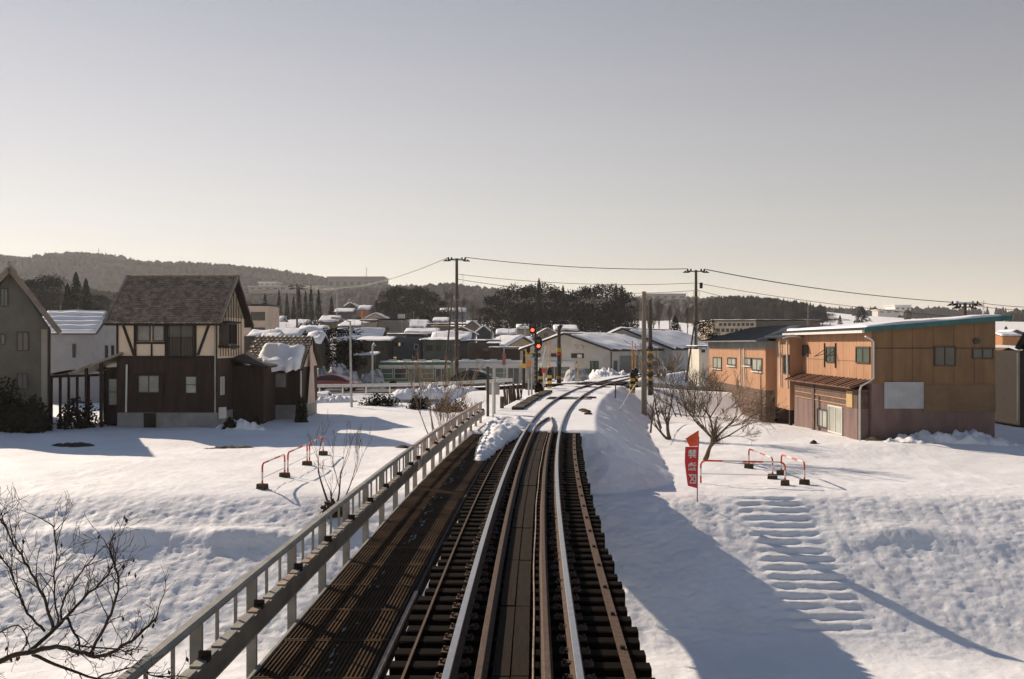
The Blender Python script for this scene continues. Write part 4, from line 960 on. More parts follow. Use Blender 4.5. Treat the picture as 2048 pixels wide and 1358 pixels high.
# ------------------------------------------------------------------ warehouses with gables turned to the left
def warehouse(label, corner_px, Y, ze_px, rise, L, D, ang, wc, base, doors=True):
    C = Vector((PX(corner_px, Y), Y, 0)); ze = PZ(ze_px, Y); zr = ze+rise
    g_d = Vector((-math.cos(ang), math.sin(ang), 0)); s_d = Vector((math.sin(ang), math.cos(ang), 0))
    R = thing('warehouse', (C.x, C.y, base), label, 'warehouse', 'white warehouses beyond the crossing')
    def Q(a, b, z): q = C+g_d*a+s_d*b; return Vector((q.x, q.y, z))
    m = wallm(wc)
    mb = MB(); mb.quad(Q(L,0,base-.6), Q(0,0,base-.6), Q(0,0,ze), Q(L/2,0,zr), Q(L,0,ze)); mb.quad(Q(0,D,base-.6), Q(L,D,base-.6), Q(L,D,ze), Q(L/2,D,zr), Q(0,D,ze))
    mb.quad(Q(0,0,base-.6), Q(0,D,base-.6), Q(0,D,ze), Q(0,0,ze)); mb.quad(Q(L,D,base-.6), Q(L,0,base-.6), Q(L,0,ze), Q(L,D,ze)); mb.build('wall', m, R)
    o = .35; k = rise/(L/2)*o; mb = MB()
    p1 = (Q(-o,-o,ze-k+.1), Q(-o,D+o,ze-k+.1), Q(L/2,D+o,zr+.1), Q(L/2,-o,zr+.1)); p2 = (Q(L+o,D+o,ze-k+.1), Q(L+o,-o,ze-k+.1), Q(L/2,-o,zr+.1), Q(L/2,D+o,zr+.1))
    slab(mb, *p1, .14); slab(mb, *p2, .14); rf = mb.build('roof', M_timber, R)
    p = [p1[0]+(p1[3]-p1[0])*.03, p1[1]+(p1[2]-p1[1])*.03, p1[2]+(p1[1]-p1[2])*.12, p1[3]+(p1[0]-p1[3])*.12]
    p = [q+(s_d*.45 if i in (0, 3) else Vector()) for i, q in enumerate(p)]
    snow_on(rf, *p, .26, 26, 14, int(corner_px), .10)
    snow_on(rf, *p2, .2, 20, 8, int(corner_px)+1, .05)
    FG_ = Face(Q(L,0,0), -g_d, -s_d); FS_ = Face(Q(0,0,0), s_d, -g_d)
    mb = MB(); FG_.box(mb, .01, L-.01, base-.6, base+.75, 0, .03); mb.build('plinth', wallm((.15, .155, .14)), R)
    for a0, a1 in ((.11*L, .22*L), (.34*L, .46*L), (.57*L, .71*L)):
        mb = MB(); FG_.box(mb, a0, a1, base+1.85, base+2.35, 0, .05); mb.build('window', M_winf, R)
    if doors:
        mb = MB(); FG_.box(mb, .64*L, .69*L, base+1.9, base+2.25, .05, .08); mb.build('sign_board', M_white, R)
        window(FG_, R, .78*L, .87*L, base+.25, base+1.55, 2, M_winf, M_glg, .07)
        for a in (.13*L, .39*L, .62*L, .69*L):
            mb = MB(); c = FG_.p(a, base+3.0, .05); mb.tube([c, c+FG_.n*.12], [.22, .16], 10); mb.build('vent_cowl', m, R)
        mb = MB(); FS_.box(mb, .8, 1.7, base-.2, base+1.6, 0, .04); mb.build('door', M_winf, R)
        mb = MB(); FS_.box(mb, 2.4, 7.5, base-.3, base+2.1, 0, .04); mb.build('shutter', mat('green_grey_shutter', (.19, .21, .18), .7, .15, 2), R)
        mb = MB(); mb.tube([Q(-.1,-.05,ze-.2), Q(-.1,-.05,base)], .07, 6); mb.build('drain_pipe', M_winf, R)
    return R
warehouse('white gabled warehouse with three dark window bands beyond the crossing', 1221, 104, 700, 1.72, 10.6, 15, .52, (.50, .47, .42), -.55)
warehouse('second pale warehouse behind, its snowy roof right of the first', 1345, 116, 698, 2.4, 12.5, 16, .52, (.46, .46, .45), -.6, False)

# ------------------------------------------------------------------ cars
def car(name, label, pos, yaw, paint, L=4.5, hgt=1.42):
    R = thing(name, pos, label, 'car', 'cars on the road'); ca, sa = math.cos(yaw), math.sin(yaw)
    base = Vector(pos); Wd = 1.72
    def C(x, y, z): return base+Vector((x*ca-y*sa, x*sa+y*ca, z))
    # side outline (x forward), lower body and greenhouse
    up = [(-2.22, .45), (-2.24, .72), (-2.12, .93), (-1.55, .99), (-.9, 1.0), (.75, .97), (1.55, .86), (2.05, .72), (2.22, .55), (2.2, .35)]
    lo = [(-2.2, .26), (2.16, .24)]
    def loft(mb, prof, half, m=0):
        k = len(prof); secs = [(-half, .90), (-half+.1, .985), (0, 1), (half-.1, .985), (half, .90)]
        i0 = len(mb.v)
        for (y, s) in secs:
            for (x, z) in prof: mb.v.append(tuple(C(x*(.97+.03*s)*L/4.45, y, .26+(z-.26)*(s if z > .5 else 1))))
        for j in range(len(secs)-1):
            for q in range(k):
                r = (q+1) % k; mb.f.append((i0+j*k+q, i0+(j+1)*k+q, i0+(j+1)*k+r, i0+j*k+r)); mb.m.append(m)
        mb.f.append(tuple(i0+q for q in range(k))); mb.f.append(tuple(i0+(len(secs)-1)*k+q for q in range(k-1, -1, -1))); mb.m += [m, m]
    mb = MB(); loft(mb, lo+up[::-1], Wd/2); body = mb.build('body', paint, R)
    gh = [(-1.75, .97), (-1.05, 1.30), (-.45, hgt), (.15, hgt), (.75, 1.26), (1.35, .90)]
    mb = MB(); i0 = 0
    for y, s in ((-Wd/2+.06, 0), (-Wd/2+.20, 1), (Wd/2-.20, 1), (Wd/2-.06, 0)):
        for (x, z) in gh: mb.v.append(tuple(C(x*L/4.45, y, z if s else min(z, .96))))
    k = len(gh)
    for j in range(3):
        for q in range(k-1): mb.f.append((j*k+q, (j+1)*k+q, (j+1)*k+q+1, j*k+q+1)); mb.m.append(0)
    mb.build('roof', paint, R)
    for side in (-1, 1):
        yo, yi = side*(Wd/2-.045), side*(Wd/2-.185)
        for (xa, xb, xc, xd) in ((-1.35, -.35, -.32, -.85), (-.27, .98, .50, -.24)):
            mb = MB(); q = [C(xa*L/4.45, yo, 1.0), C(xb*L/4.45, yo, 1.0), C(xc*L/4.45, yi, hgt-.07), C(xd*L/4.45, yi, hgt-.09 if xd > -.5 else 1.27)]
            n_ = Vector((-sa*side, ca*side, .35)).normalized()*.02
            mb.hexa([p-n_ for p in q]+[p+n_ for p in q]); mb.build('side_window', M_gl, R)
    for xa, za, xb, zb_ in ((1.30, .94, .78, hgt-.17), (-1.72, 1.0, -1.08, hgt-.14)):
        mb = MB(); mb.quad(C(xa*L/4.45+.02, -Wd/2+.2, za+.02), C(xa*L/4.45+.02, Wd/2-.2, za+.02), C(xb*L/4.45+.02, Wd/2-.25, zb_+.03), C(xb*L/4.45+.02, -Wd/2+.25, zb_+.03)); mb.build('windscreen', M_gl, R)
    for x in (-1.38, 1.36):
        for side in (-1, 1):
            c0, c1 = C(x*L/4.45, side*(Wd/2-.2), .31), C(x*L/4.45, side*(Wd/2+.01), .31)
            mb = MB(); mb.tube([c0, c1], .31, 16); w = mb.build('wheel', M_black, R)
            mb = MB(); mb.tube([c1, c1+(c1-c0).normalized()*.015], .19, 12); mb.build('rim', M_steel, w)
    for side in (-1, 1):
        mb = MB(); c = C(-2.2*L/4.45, side*.62, .78); mb.box(c.x-.06, c.x+.06, c.y-.2, c.y+.2, c.z-.07, c.z+.08); mb.build('tail_light', M_redp, R)
        mb = MB(); c = C(2.08*L/4.45, side*.6, .66); mb.box(c.x-.09, c.x+.09, c.y-.2, c.y+.2, c.z-.06, c.z+.06); mb.build('headlight', M_glp, R)
    return R
x = PX(672, 87.6); yaw = math.atan2(float(road_y(x+1)-road_y(x-1)), 2)
M_carr = mat('red_car_paint', (.22, .018, .014), .25, .05, 2, spec=.6); M_card = mat('dark_green_car_paint', (.018, .026, .024), .22, .05, 2, spec=.6)
car('car', 'red saloon car on the road behind the white guardrail', (x, 87.0, float(road_z(x))), yaw, M_carr, 4.6)
x = PX(953, 82.6)
car('car', 'dark saloon car passing in front of the parked white bus', (x, 82.2, float(road_z(x))+.05), math.atan2(float(road_y(x+2)-road_y(x-2)), 4)*.6, M_card, 4.3)

# ------------------------------------------------------------------ buses parked in the depot
def bus(label, px0, px1, Y, zb, green, flip=False):
    x0, x1 = PX(px0, Y), PX(px1, Y); L = x1-x0; R = thing('bus', ((x0+x1)/2, Y, zb), label, 'bus', 'buses parked beyond the road')
    M_g = mat('bus_green', (.05, .17, .03), .35, .1, 1, spec=.5); M_w = mat('bus_white', (.60, .58, .53), .4, .06, 1, spec=.5)
    body = M_g if green else M_w
    h = 2.95; Wd = 2.4
    prof = [(0, .35), (Wd, .35), (Wd, h-.25), (Wd-.12, h-.06), (Wd-.35, h), (.35, h), (.12, h-.06), (0, h-.25)]
    mb = MB(); k = len(prof)
    for xx, s in ((x0, .97), (x0+.12, 1), (x1-.12, 1), (x1, .97)):
        for (a, b) in prof: mb.v.append((xx, Y+Wd/2+(a-Wd/2)*s, zb+.35+(b-.35)*s))
    for j in range(3):
        for q in range(k): r = (q+1) % k; mb.f.append((j*k+q, (j+1)*k+q, (j+1)*k+r, j*k+r)); mb.m.append(0)
    mb.f.append(tuple(range(k))); mb.f.append(tuple(3*k+q for q in range(k-1, -1, -1))); mb.m += [0, 0]
    mb.build('body', body, R)
    F = Face((x0, Y, zb), (1, 0, 0), (0, -1, 0))
    mb = MB(); F.box(mb, .02, L-.02, h-.62, h-.30, -.02, .02); mb.build('roof_band', M_w, R)
    mb = MB(); F.box(mb, .3, L*.95, .42, .85, 0, .015); mb.build('skirt_panel', M_w if green else M_conc, R)
    n = max(3, int(L/1.55)); 
    for i in range(n):
        a0 = .25+(L-.5)*i/n; a1 = .25+(L-.5)*(i+1)/n-.14
        door = (i == (n-1 if not flip else 0)) or i == n//2
        window(F, R, a0, a1, .5 if door else 1.12, h-.66, 1 if not door else 2, M_w, M_glg if i % 3 != 1 else M_gl, .06, rows=1 if door else 2, out=.04, name='door' if door else 'window')
    F2 = Face((x1, Y+.1, zb), (0, 1, 0), (1, 0, 0)); window(F2, R, .1, 2.1, 1.2, h-.55, 1, M_w, M_gl, .06, name='windscreen')
    for xx in (x0+L*.2, x1-L*.24):
        mb = MB(); mb.tube([(xx, Y-.02, zb+.48), (xx, Y+.3, zb+.48)], .48, 16); mb.build('wheel', M_black, R)
    snow_on(R, (x0+.1, Y+.15, zb+h-.02), (x1-.1, Y+.15, zb+h-.02), (x1-.1, Y+Wd-.15, zb+h-.02), (x0+.1, Y+Wd-.15, zb+h-.02), .13, 22, 6, int(px0), name='roof_snow')
    for i in range(4):
        mb = MB(); xx = x0+L*(.18+.2*i); mb.box(xx-.4, xx+.4, Y+.6, Y+1.5, zb+h, zb+h+.26); mb.build('roof_unit', M_w, R)
bus('green bus parked behind the road, left of the tall utility pole', 757, 902, 108, -2.12, True)
bus('white bus with green windows parked behind the dark car', 905, 1046, 110, -2.10, False)
bus('white bus half hidden behind the crossing posts', 1072, 1148, 101, -1.75, False, True)

# ------------------------------------------------------------------ guardrail along the road
def guardrail(xa, xb, label, dyo=-4.0):
    R = thing('guardrail', (xa, float(road_y(xa))+dyo, float(road_z(xa))), label, 'guardrail')
    xs = np.arange(xa, xb+.1, 2.0)
    pt = lambda x, z: Vector((x, float(road_y(x))+dyo, float(road_z(x))+z))
    for i in range(len(xs)-1):
        mb = MB()
        for (z0, z1, o0, o1) in ((.48, .55, -.05, 0), (.55, .62, 0, -.05), (.62, .69, -.05, 0), (.69, .76, 0, -.05)):
            a, b = pt(xs[i], z0), pt(xs[i+1]+.05, z0); c, d = pt(xs[i+1]+.05, z1), pt(xs[i], z1)
            mb.quad(a+Vector((0, o0, 0)), b+Vector((0, o0, 0)), c+Vector((0, o1, 0)), d+Vector((0, o1, 0)))
        mb.build('beam', M_white, R)
        q = pt(xs[i], 0); mb = MB(); mb.tube([q+Vector((0, .1, -.9)), q+Vector((0, .1, .7))], .06, 8); mb.build('post', M_white, R)
guardrail(-28, 1.2, 'white corrugated guardrail along the near edge of the road')

# ------------------------------------------------------------------ poles and wires
def upole(label, x, y, zb, zt, r=.14, arms=(), m=None, lean=(0, 0)):
    R = thing('utility_pole', (x, y, zb), label, 'utility pole', 'utility poles')
    tip = Vector((x+lean[0], y+lean[1], zt))
    mb = MB(); mb.tube([(x, y, zb-.4), (x+lean[0]*.5, y+lean[1]*.5, (zb+zt)/2), tip], [r*1.25, r, r*.8], 10); mb.build('pole', m or M_pole, R)
    for (dz, half, ang) in arms:
        d = Vector((math.cos(ang), math.sin(ang), 0)); c = tip+Vector((0, 0, dz))
        mb = MB(); mb.bar(c-d*half, c+d*half, .09, .09); a = mb.build('crossarm', M_polew, R)
        for t in (-1, -.62, .62, 1):
            p = c+d*half*t*.93; mb = MB(); mb.tube([p, p+Vector((0, 0, .08)), p+Vector((0, 0, .2)), p+Vector((0, 0, .24))], [.05, .09, .07, .02], 8); mb.build('insulator', M_black, a)
            mb = MB(); e = p+d*.12*(1 if t > 0 else -1); mb.tube([e+Vector((0, 0, -.02)), e+d*.3*(1 if t > 0 else -1)+Vector((0, 0, -.12))], [.11, .03], 6); mb.build('line_clamp', M_black, a)
    return R, tip
yA = 86.0; xA = PX(913.5, yA); zA0 = -1.5
RA, tA = upole('tall brown utility pole with snowy crossarm behind the dark car', xA, yA, zA0, PZ(517, yA), .15, ((-.12, .78, .12), ), M_polew)
mb = MB(); mb.tube([P(905, 590, yA), P(888, 762, yA-.8), P(887, 775, yA-.9)], [.07, .08, .085], 8); mb.build('strut', M_polew, RA)
for py in (600, 640, 690):
    mb = MB(); p = P(913.5, py, yA); mb.bar(p+Vector((-.25, -.1, 0)), p+Vector((.25, -.1, 0)), .05, .05); mb.build('step_bolt', M_steel, RA)
snow_on(RA, tA+Vector((-.5, -.06, -.06)), tA+Vector((.5, -.06, -.06)), tA+Vector((.5, .06, -.06)), tA+Vector((-.5, .06, -.06)), .08, 8, 4, 1, name='snow_cap')
yB = 88.0
RB, tB = upole('utility pole with crossarm and coiled cable left of the orange annex', PX(1392, yB), yB, -.6, PZ(540, yB), .15, ((-.12, .8, .05), ), M_polew)
mb = MB(); mb.tube([P(1390, 640, yB), P(1372, 762, yB-.6)], [.07, .09], 8); mb.build('strut', M_polew, RB)
mb = MB(); c = P(1392, 588, yB); mb.tube([c+Vector((.28*math.cos(a), -.18, .30*math.sin(a))) for a in np.linspace(0, 6.28, 17)], .02, 5); mb.build('cable_coil', M_yellow, RB)
mb = MB(); c = P(1402, 571, yB); mb.box(c.x-.12, c.x+.12, c.y-.15, c.y+.1, c.z-.25, c.z+.25); mb.build('switch_box', M_black, RB)
RC, tC = upole('utility pole top with snowy clamps rising behind the snowy slanting roof', PX(1930, 78), 78., -1.5, PZ(606, 78), .15, ((-.08, 1.05, .0), (-.32, .8, .3)), M_polew)
snow_on(RC, tC+Vector((-.8, -.1, -.02)), tC+Vector((.8, -.1, -.02)), tC+Vector((.8, .1, -.02)), tC+Vector((-.8, .1, -.02)), .1, 8, 4, 2, name='snow_cap')
y1_ = 59.; upole('weathered grey wooden pole standing at the foot of the embankment', PX(1288, y1_), y1_, gz(PX(1288, y1_), y1_), PZ(583, y1_), .15, (), mat('silver_grey_timber', (.20, .175, .14), .9, .25, 3, .4, 20, stretch=(6, 6, .3)))
R5, t5 = upole('wooden pole banded yellow and black beside the right crossing gate', PX(1300.5, 66), 66, -.2, PZ(600, 66), .14, (), M_polew)
for k in range(9):
    z = PZ(770-9*k, 66); mb = MB(); x = PX(1300.5, 66); mb.tube([(x, 66, z), (x, 66, z+.15)], .20, 12); mb.build('band', M_yellow if k % 2 else M_black, R5)
RD, tD = upole('distant slim pole with double arms before the cedar row', PX(594, 150), 150, 0, PZ(568, 150), .14, ((-.3, 1.0, .1), (-.7, .8, .1)), M_polew)
for i, (a, b, Yp, lb) in enumerate(((674, 585, 230, 'thin pale pole among the hillside houses right of the cedar row'), (724, 622, 150, 'orange-brown pole beside the flat grey building'), (983, 637, 160, 'slim pale pole before the big dark grove'), (1050, 646, 150, 'pale branching pole left of the upper red signal'), (1616, 612, 120, 'green-tinted pole rising behind the orange house roof'))):
    upole(lb, PX(a, Yp), Yp, gz(PX(a, Yp), Yp), PZ(b, Yp), .11, ((-.4, .5, .2), ) if i in (2, 3) else (), M_oran if i == 1 else (M_steel if i in (0, 3) else M_pole))
def wire(a, b, sag, label, r=.02, n=18):
    mb = MB(); a, b = Vector(a), Vector(b)
    mb.tube([a.lerp(b, t/n)-Vector((0, 0, sag*4*(t/n)*(1-t/n))) for t in range(n+1)], r, 5)
    tag(mb.build('power_line', M_wire), label, 'power line', 'overhead power lines')
for k, dz, dx_, lb in ((0, .1, -.7, 'rear'), (1, .1, .7, 'front')):
    wire(tA+Vector((-.75, -.2+.4*k, .08)), tD+Vector((.9, .2*k, -.25-.2*k)), 1.3, '%s sagging wire from the tall brown pole down to the left' % lb)
    wire(tA+Vector((.75, -.2+.4*k, .08+.05*k)), tB+Vector((-.75, -.2+.4*k, .08+.05*k)), .35, '%s top wire between the two tall utility poles' % lb)
    wire(tB+Vector((.75, -.2+.4*k, .08)), tC+Vector((-.95, -.1+.2*k, .05)), .35, '%s top wire from second pole to the far right pole' % lb)
wire(P(914, 548, yA), P(1390, 566, yB), .45, 'middle wire between the two tall utility poles'); wire(P(914, 558, yA), P(1390, 581, yB), .65, 'lowest wire between the two tall utility poles')
wire(P(1394, 566, yB), P(1930, 635, 78), .3, 'middle wire descending from second pole to the right'); wire(P(1394, 580, yB), P(1700, 640, 75), .2, 'lowest wire descending from second pole behind the orange roof')
wire(tC+Vector((.95, 0, .05)), P(2200, 610, 74), .3, 'upper wire leaving the far right pole'); wire(tC+Vector((.8, .2, -.2)), P(2200, 616, 74), .3, 'lower wire leaving the far right pole')
wire(tD+Vector((-.9, 0, -.25)), P(350, 590, 150), .6, 'wire from the slim distant pole to the tiled roof')
# street lamp
yl = 72.; xl = PX(702, yl); SLp = thing('street_lamp', (xl, yl, gz(xl, yl)), 'tall grey street lamp with arm left of the parked green bus', 'street lamp')
mb = MB(); mb.tube([(xl+.05, yl, gz(xl, yl)-.3), (xl, yl, 0), (xl-.05, yl, PZ(642, yl))], [.10, .08, .06], 8); mb.build('pole', M_steel, SLp)
mb = MB(); mb.tube([(xl-.05, yl, PZ(645, yl)), (xl-.4, yl, PZ(639, yl)), (xl-1.0, yl, PZ(636, yl))], .04, 6); mb.build('arm', M_steel, SLp)
mb = MB(); mb.hexa([(xl-1.45,yl-.12,PZ(637,yl)),(xl-.9,yl-.12,PZ(639,yl)),(xl-.9,yl+.12,PZ(639,yl)),(xl-1.45,yl+.12,PZ(637,yl)),(xl-1.4,yl-.08,PZ(634,yl)),(xl-.95,yl-.08,PZ(635,yl)),(xl-.95,yl+.08,PZ(635,yl)),(xl-1.4,yl+.08,PZ(634,yl))]); mb.build('lamp_head', M_conc, SLp)
yl = 96.; xl = PX(745, yl); SL2 = thing('street_lamp', (xl, yl, -1.8), 'shorter pale street lamp at the left end of the green bus', 'street lamp')
mb = MB(); mb.tube([(xl, yl, -2), (xl, yl, PZ(690, yl))], .09, 8); mb.build('pole', M_steel, SL2)
mb = MB(); mb.tube([(xl, yl, PZ(692, yl)), (xl+.15, yl, PZ(688, yl)), (xl+.3, yl, PZ(692, yl))], [.1, .17, .1], 8); mb.build('lamp_head', M_glp, SL2)
# ------------------------------------------------------------------ railway signals
def signal(label, px, py, Y, postx, zb):
    R = thing('railway_signal', (PX(postx, Y), Y, zb), label, 'railway signal', 'red railway signals')
    c = P(px, py, Y); mb = MB()
    mb.tube([(PX(postx, Y), Y+.12, zb-.3), (PX(postx, Y), Y+.12, c.z-.1)], .075, 10); mb.build('mast', M_rustd, R)
    out = []
    for k in range(20):
        a = 2*math.pi*k/20; out.append((.235*math.cos(a)*(1+.10*math.sin(a)), .46*math.sin(a)))
    mb = MB(); i0 = 0
    for yy, s in ((-.02, 1), (0.02, 1)):
        for (a, b) in out: mb.v.append((c.x+a*s, Y+yy-.05, c.z+b*s))
    n = 20
    for q in range(n): r = (q+1) % n; mb.f.append((q, r, n+r, n+q)); mb.m.append(0)
    mb.f.append(tuple(range(n))); mb.f.append(tuple(n+q for q in range(n-1, -1, -1))); mb.m += [0, 0]
    b = mb.build('backboard', M_black, R)
    for dz, lit in ((.16, 0), (-.16, 1)):
        p = Vector((c.x, Y-.075, c.z+dz)); mb = MB(); mb.tube([p, p-Vector((0, .03, 0))], .10 if lit else .09, 14); mb.build('lens', M_redlamp if lit else M_gl, R)
        mb = MB(); mb.grid(lambda u, v, p=p: p+Vector((.13*math.cos(math.pi*u), -.22*v, .13*math.sin(math.pi*u)+.01)), 10, 1); mb.build('hood', M_black, R)
    mb = MB(); mb.bar((c.x, Y+.1, c.z-.25), (PX(postx, Y), Y+.1, c.z-.25), .06, .06); mb.build('bracket', M_steel, R)
    return R
signal('upper red railway signal, higher of the two lit heads', 1065, 655, 64.0, 1071, 0)
R_ = signal('lower red railway signal, nearer of the two lit heads', 1077, 687, 62.0, 1073.5, 0)
mb = MB()
for k in range(10): z = .3+.28*k; x = PX(1064.5, 62); mb.bar((x-.0, 62.0, z), (x+.24, 62., z), .025)
mb.bar((PX(1064.5, 62), 62, .1), (PX(1064.5, 62), 62, 3.2), .03); mb.build('ladder', M_steel, R_)

# ------------------------------------------------------------------ level crossing gear
def post_thing(name, label, cat, parts, base, group=None):
    R = thing(name, base, label, cat, group)
    for nm, m, fn in parts:
        mb = MB(); fn(mb); mb.build(nm, m, R)
    return R
def vtube(px, py0, py1, Y, r, n=8): return lambda mb: mb.tube([P(px, py0, Y), P(px, py1, Y)], r, n)
def pbox(px0, px1, py0, py1, Y, d=.2): 
    return lambda mb: mb.box(PX(px0, Y), PX(px1, Y), Y-d/2, Y+d/2, PZ(py1, Y), PZ(py0, Y))
def gate(label, px, Y, base_py, arm_top, arm_px, white=False, offs=0.):
    R = thing('crossing_gate', P(px, base_py, Y), label, 'crossing gate', 'level crossing gates')
    x = PX(px, Y); z0 = PZ(base_py, Y)
    for k in range(6):
        mb = MB(); mb.box(x-.16, x+.16, Y-.16, Y+.16, z0-.2+.2*k, z0+.2*k); mb.build('cabinet_band', M_black if k % 2 else M_yellow, R)
    mb = MB(); mb.hexa([(x-.2,Y-.2,z0+1.0),(x+.2,Y-.2,z0+1.0),(x+.2,Y+.2,z0+1.0),(x-.2,Y+.2,z0+1.0),(x-.08,Y-.1,z0+1.35),(x+.08,Y-.1,z0+1.35),(x+.08,Y+.1,z0+1.35),(x-.08,Y+.1,z0+1.35)]); mb.build('drive_head', M_black, R)
    a, b = Vector((x, Y-.05, z0+1.2)), P(arm_px, arm_top, Y)
    n = 8
    for k in range(n):
        mb = MB(); mb.tube([a.lerp(b, k/n), a.lerp(b, (k+1)/n)], .045-.022*k/n, 6); mb.build('arm', (M_white if white else (M_oran if k % 2 else M_yellow)) if k < 7 else M_redp, R)
    mb = MB(); mb.bar(a, a+Vector((.0, .0, -.55))+Vector((.25, 0, 0)), .12, .08); mb.build('counterweight', M_black, R)
    return R
gate('right crossing gate with raised orange and yellow bar beside the banded pole', 1265, 66.5, 780, 682, 1264.5)
gate('second right crossing gate standing just behind the first', 1271, 69.5, 775, 687, 1270.5)
gate('left crossing gate with thin raised orange bar behind the red box', 1099, 70.5, 773, 682, 1100)
gate('left crossing gate with thick white raised bar', 1081, 67.0, 776, 684, 1093, True)
Yc = 64.
post_thing('crossing_sign', 'brown crossing post with orange lamp box left of the signals', 'crossing sign', [
    ('post', M_rustd, vtube(1048, 700, 778, Yc, .09)), ('lamp_box', M_oran, pbox(1053, 1062, 721, 733, Yc, .25)), ('warning_plate', M_yellow, pbox(1042.5, 1051, 727, 736, Yc-.15, .04)),
    ('cross_board', M_yellow, lambda mb: (mb.bar(P(1050, 700, Yc-.12), P(1064, 712, Yc-.12), .03, .12, up=(0, 0, 1)), mb.bar(P(1064, 700, Yc-.12), P(1050, 712, Yc-.12), .03, .12))), ('speaker', M_black, pbox(1053, 1060, 694, 704, Yc, .3))], P(1048, 778, Yc))
post_thing('relay_cabinet', 'light grey relay cabinet on legs beneath the red signals', 'cabinet', [
    ('body', M_conc, pbox(1051, 1069, 732, 766, Yc+2.5, .7)), ('door_line', M_winf, pbox(1059.6, 1060.4, 734, 765, Yc+2.13, .03)), ('plinth', M_concd, pbox(1050, 1070, 766, 779, Yc+2.5, .8))], P(1060, 776, Yc+2.5))
for p, b, lb in ((1057.5, 792, 'left of two thin steel posts at the edge of the track bed'), (1063.5, 790, 'right of two thin steel posts at the edge of the track bed')):
    post_thing('steel_post', lb, 'post', [('shaft', M_steel, vtube(p, 735 if p > 1060 else 760, b, 57., .05)), ('cap', M_steel, pbox(p-1.8, p+1.8, 733 if p > 1060 else 758, 736 if p > 1060 else 761, 57., .12))], P(p, b, 57.), 'thin steel posts')
post_thing('relay_cabinet', 'small red-orange box on a white post by the left gates', 'cabinet', [('box', M_redp, pbox(1084, 1091, 736, 746, 65.5, .25)), ('post', M_white, vtube(1087, 745, 778, 65.6, .045)), ('base', M_conc, pbox(1085, 1089, 776, 779, 65.6, .2))], P(1087, 778, 65.5))
post_thing('sign_cabinet', 'pale grey upright panel behind the left crossing gates', 'sign', [('panel', M_glp, pbox(1086, 1095, 714, 735, 69.5, .12)), ('frame', M_steel, pbox(1085.3, 1095.7, 713, 714, 69.5, .14)), ('leg', M_steel, vtube(1090, 735, 772, 69.6, .04))], P(1090, 772, 69.5))
Yp = 78.
R_, t_ = upole('dark timber pole with yellow band right of the red signals', PX(1118, Yp), Yp, -.4, PZ(652, Yp), .16, (), M_polew)
for z0, z1, m in ((696, 704, M_yellow), (706, 711, M_redp), (724, 728, mat('blue_tag', (.08, .16, .24), .6, .1, 3)), (752, 757, M_yellow)):
    mb = MB(); x = PX(1118, Yp); mb.tube([(x, Yp, PZ(z1, Yp)), (x, Yp, PZ(z0, Yp))], .21, 12); mb.build('band', m, R_)
mb = MB(); mb.box(PX(1119.5, Yp), PX(1124, Yp), Yp-.1, Yp+.1, PZ(722, Yp), PZ(713, Yp)); mb.build('notice', M_yellow, R_)
mb = MB(); mb.tube([P(1118, 652, Yp), P(1124, 655, Yp)], [.12, .2], 8); mb.build('speaker', M_black, R_)
post_thing('trackside_sign', 'small white and red round sign on a thin post right of the yellow-banded pole', 'sign', [('post', M_yellow, vtube(1156, 728, 765, 80., .05)), ('plate', M_white, pbox(1154.5, 1159, 722, 731, 79.9, .05)), ('red_edge', M_redp, pbox(1152, 1154.4, 722, 727, 79.9, .05))], P(1156, 765, 80))
post_thing('steel_post', 'rusty thin stake on the right shoulder of the embankment', 'post', [('shaft', M_rust, vtube(1231, 765, 796, 57.5, .035)), ('cap', M_rustd, pbox(1229.6, 1232.4, 763.5, 766, 57.5, .08))], P(1231, 796, 57.5))
post_thing('guy_wire_guard', 'slanting white guy wire guard on the embankment slope', 'guy wire', [('sleeve', M_white, lambda mb: mb.tube([P(1271, 769, 57), P(1255, 792, 52)], .028, 6)), ('wire', M_white, lambda mb: mb.tube([P(1255, 792, 52), P(1240, 818, 47.0)], .012, 5))], P(1240, 818, 47))
post_thing('trackside_post', 'brown wooden post at the far end of the bridge railing', 'post', [('shaft', M_polew, lambda mb: mb.box(PX(973, 40), PX(978.5, 40), 39.9, 40.05, PZ(838, 40), PZ(735, 40))), ('cap', M_rustd, pbox(972.4, 979, 733.6, 735.2, 40, .18))], P(975, 838, 40))
post_thing('trackside_post', 'white marker post with grey box behind it at the bridge end', 'post', [('shaft', M_white, vtube(986, 762, 836, 39.4, .045)), ('box', M_conc, pbox(978.8, 999, 766, 789, 41.4, .3)), ('leg', M_steel, vtube(989, 735, 836, 41.4, .05)), ('plate', M_winw, pbox(983.6, 988, 758, 764, 39.35, .05))], P(986, 836, 39.4))
post_thing('trackside_post', 'short rotten stub post beyond the bridge railing end', 'post', [('shaft', M_polew, vtube(1004, 793, 822, 45, .09)), ('brace', M_polew, lambda mb: mb.bar(P(1004, 800, 45), P(1008, 824, 45), .06))], P(1004, 822, 45))
R_ = thing('bus_stop_pole', P(1008, 775, 84), 'slim pole with reddish plate in front of the white bus', 'sign pole')
mb = MB(); mb.tube([P(1008, 695, 84), P(1008, 782, 84)], .05, 8); mb.build('pole', M_steel, R_); mb = MB(); mb.box(PX(1004.5, 84), PX(1011.5, 84), 83.9, 84, PZ(730, 84), PZ(707, 84)); mb.build('plate', mat('faded_red_plate', (.40, .16, .12), .7, .15, 2), R_)
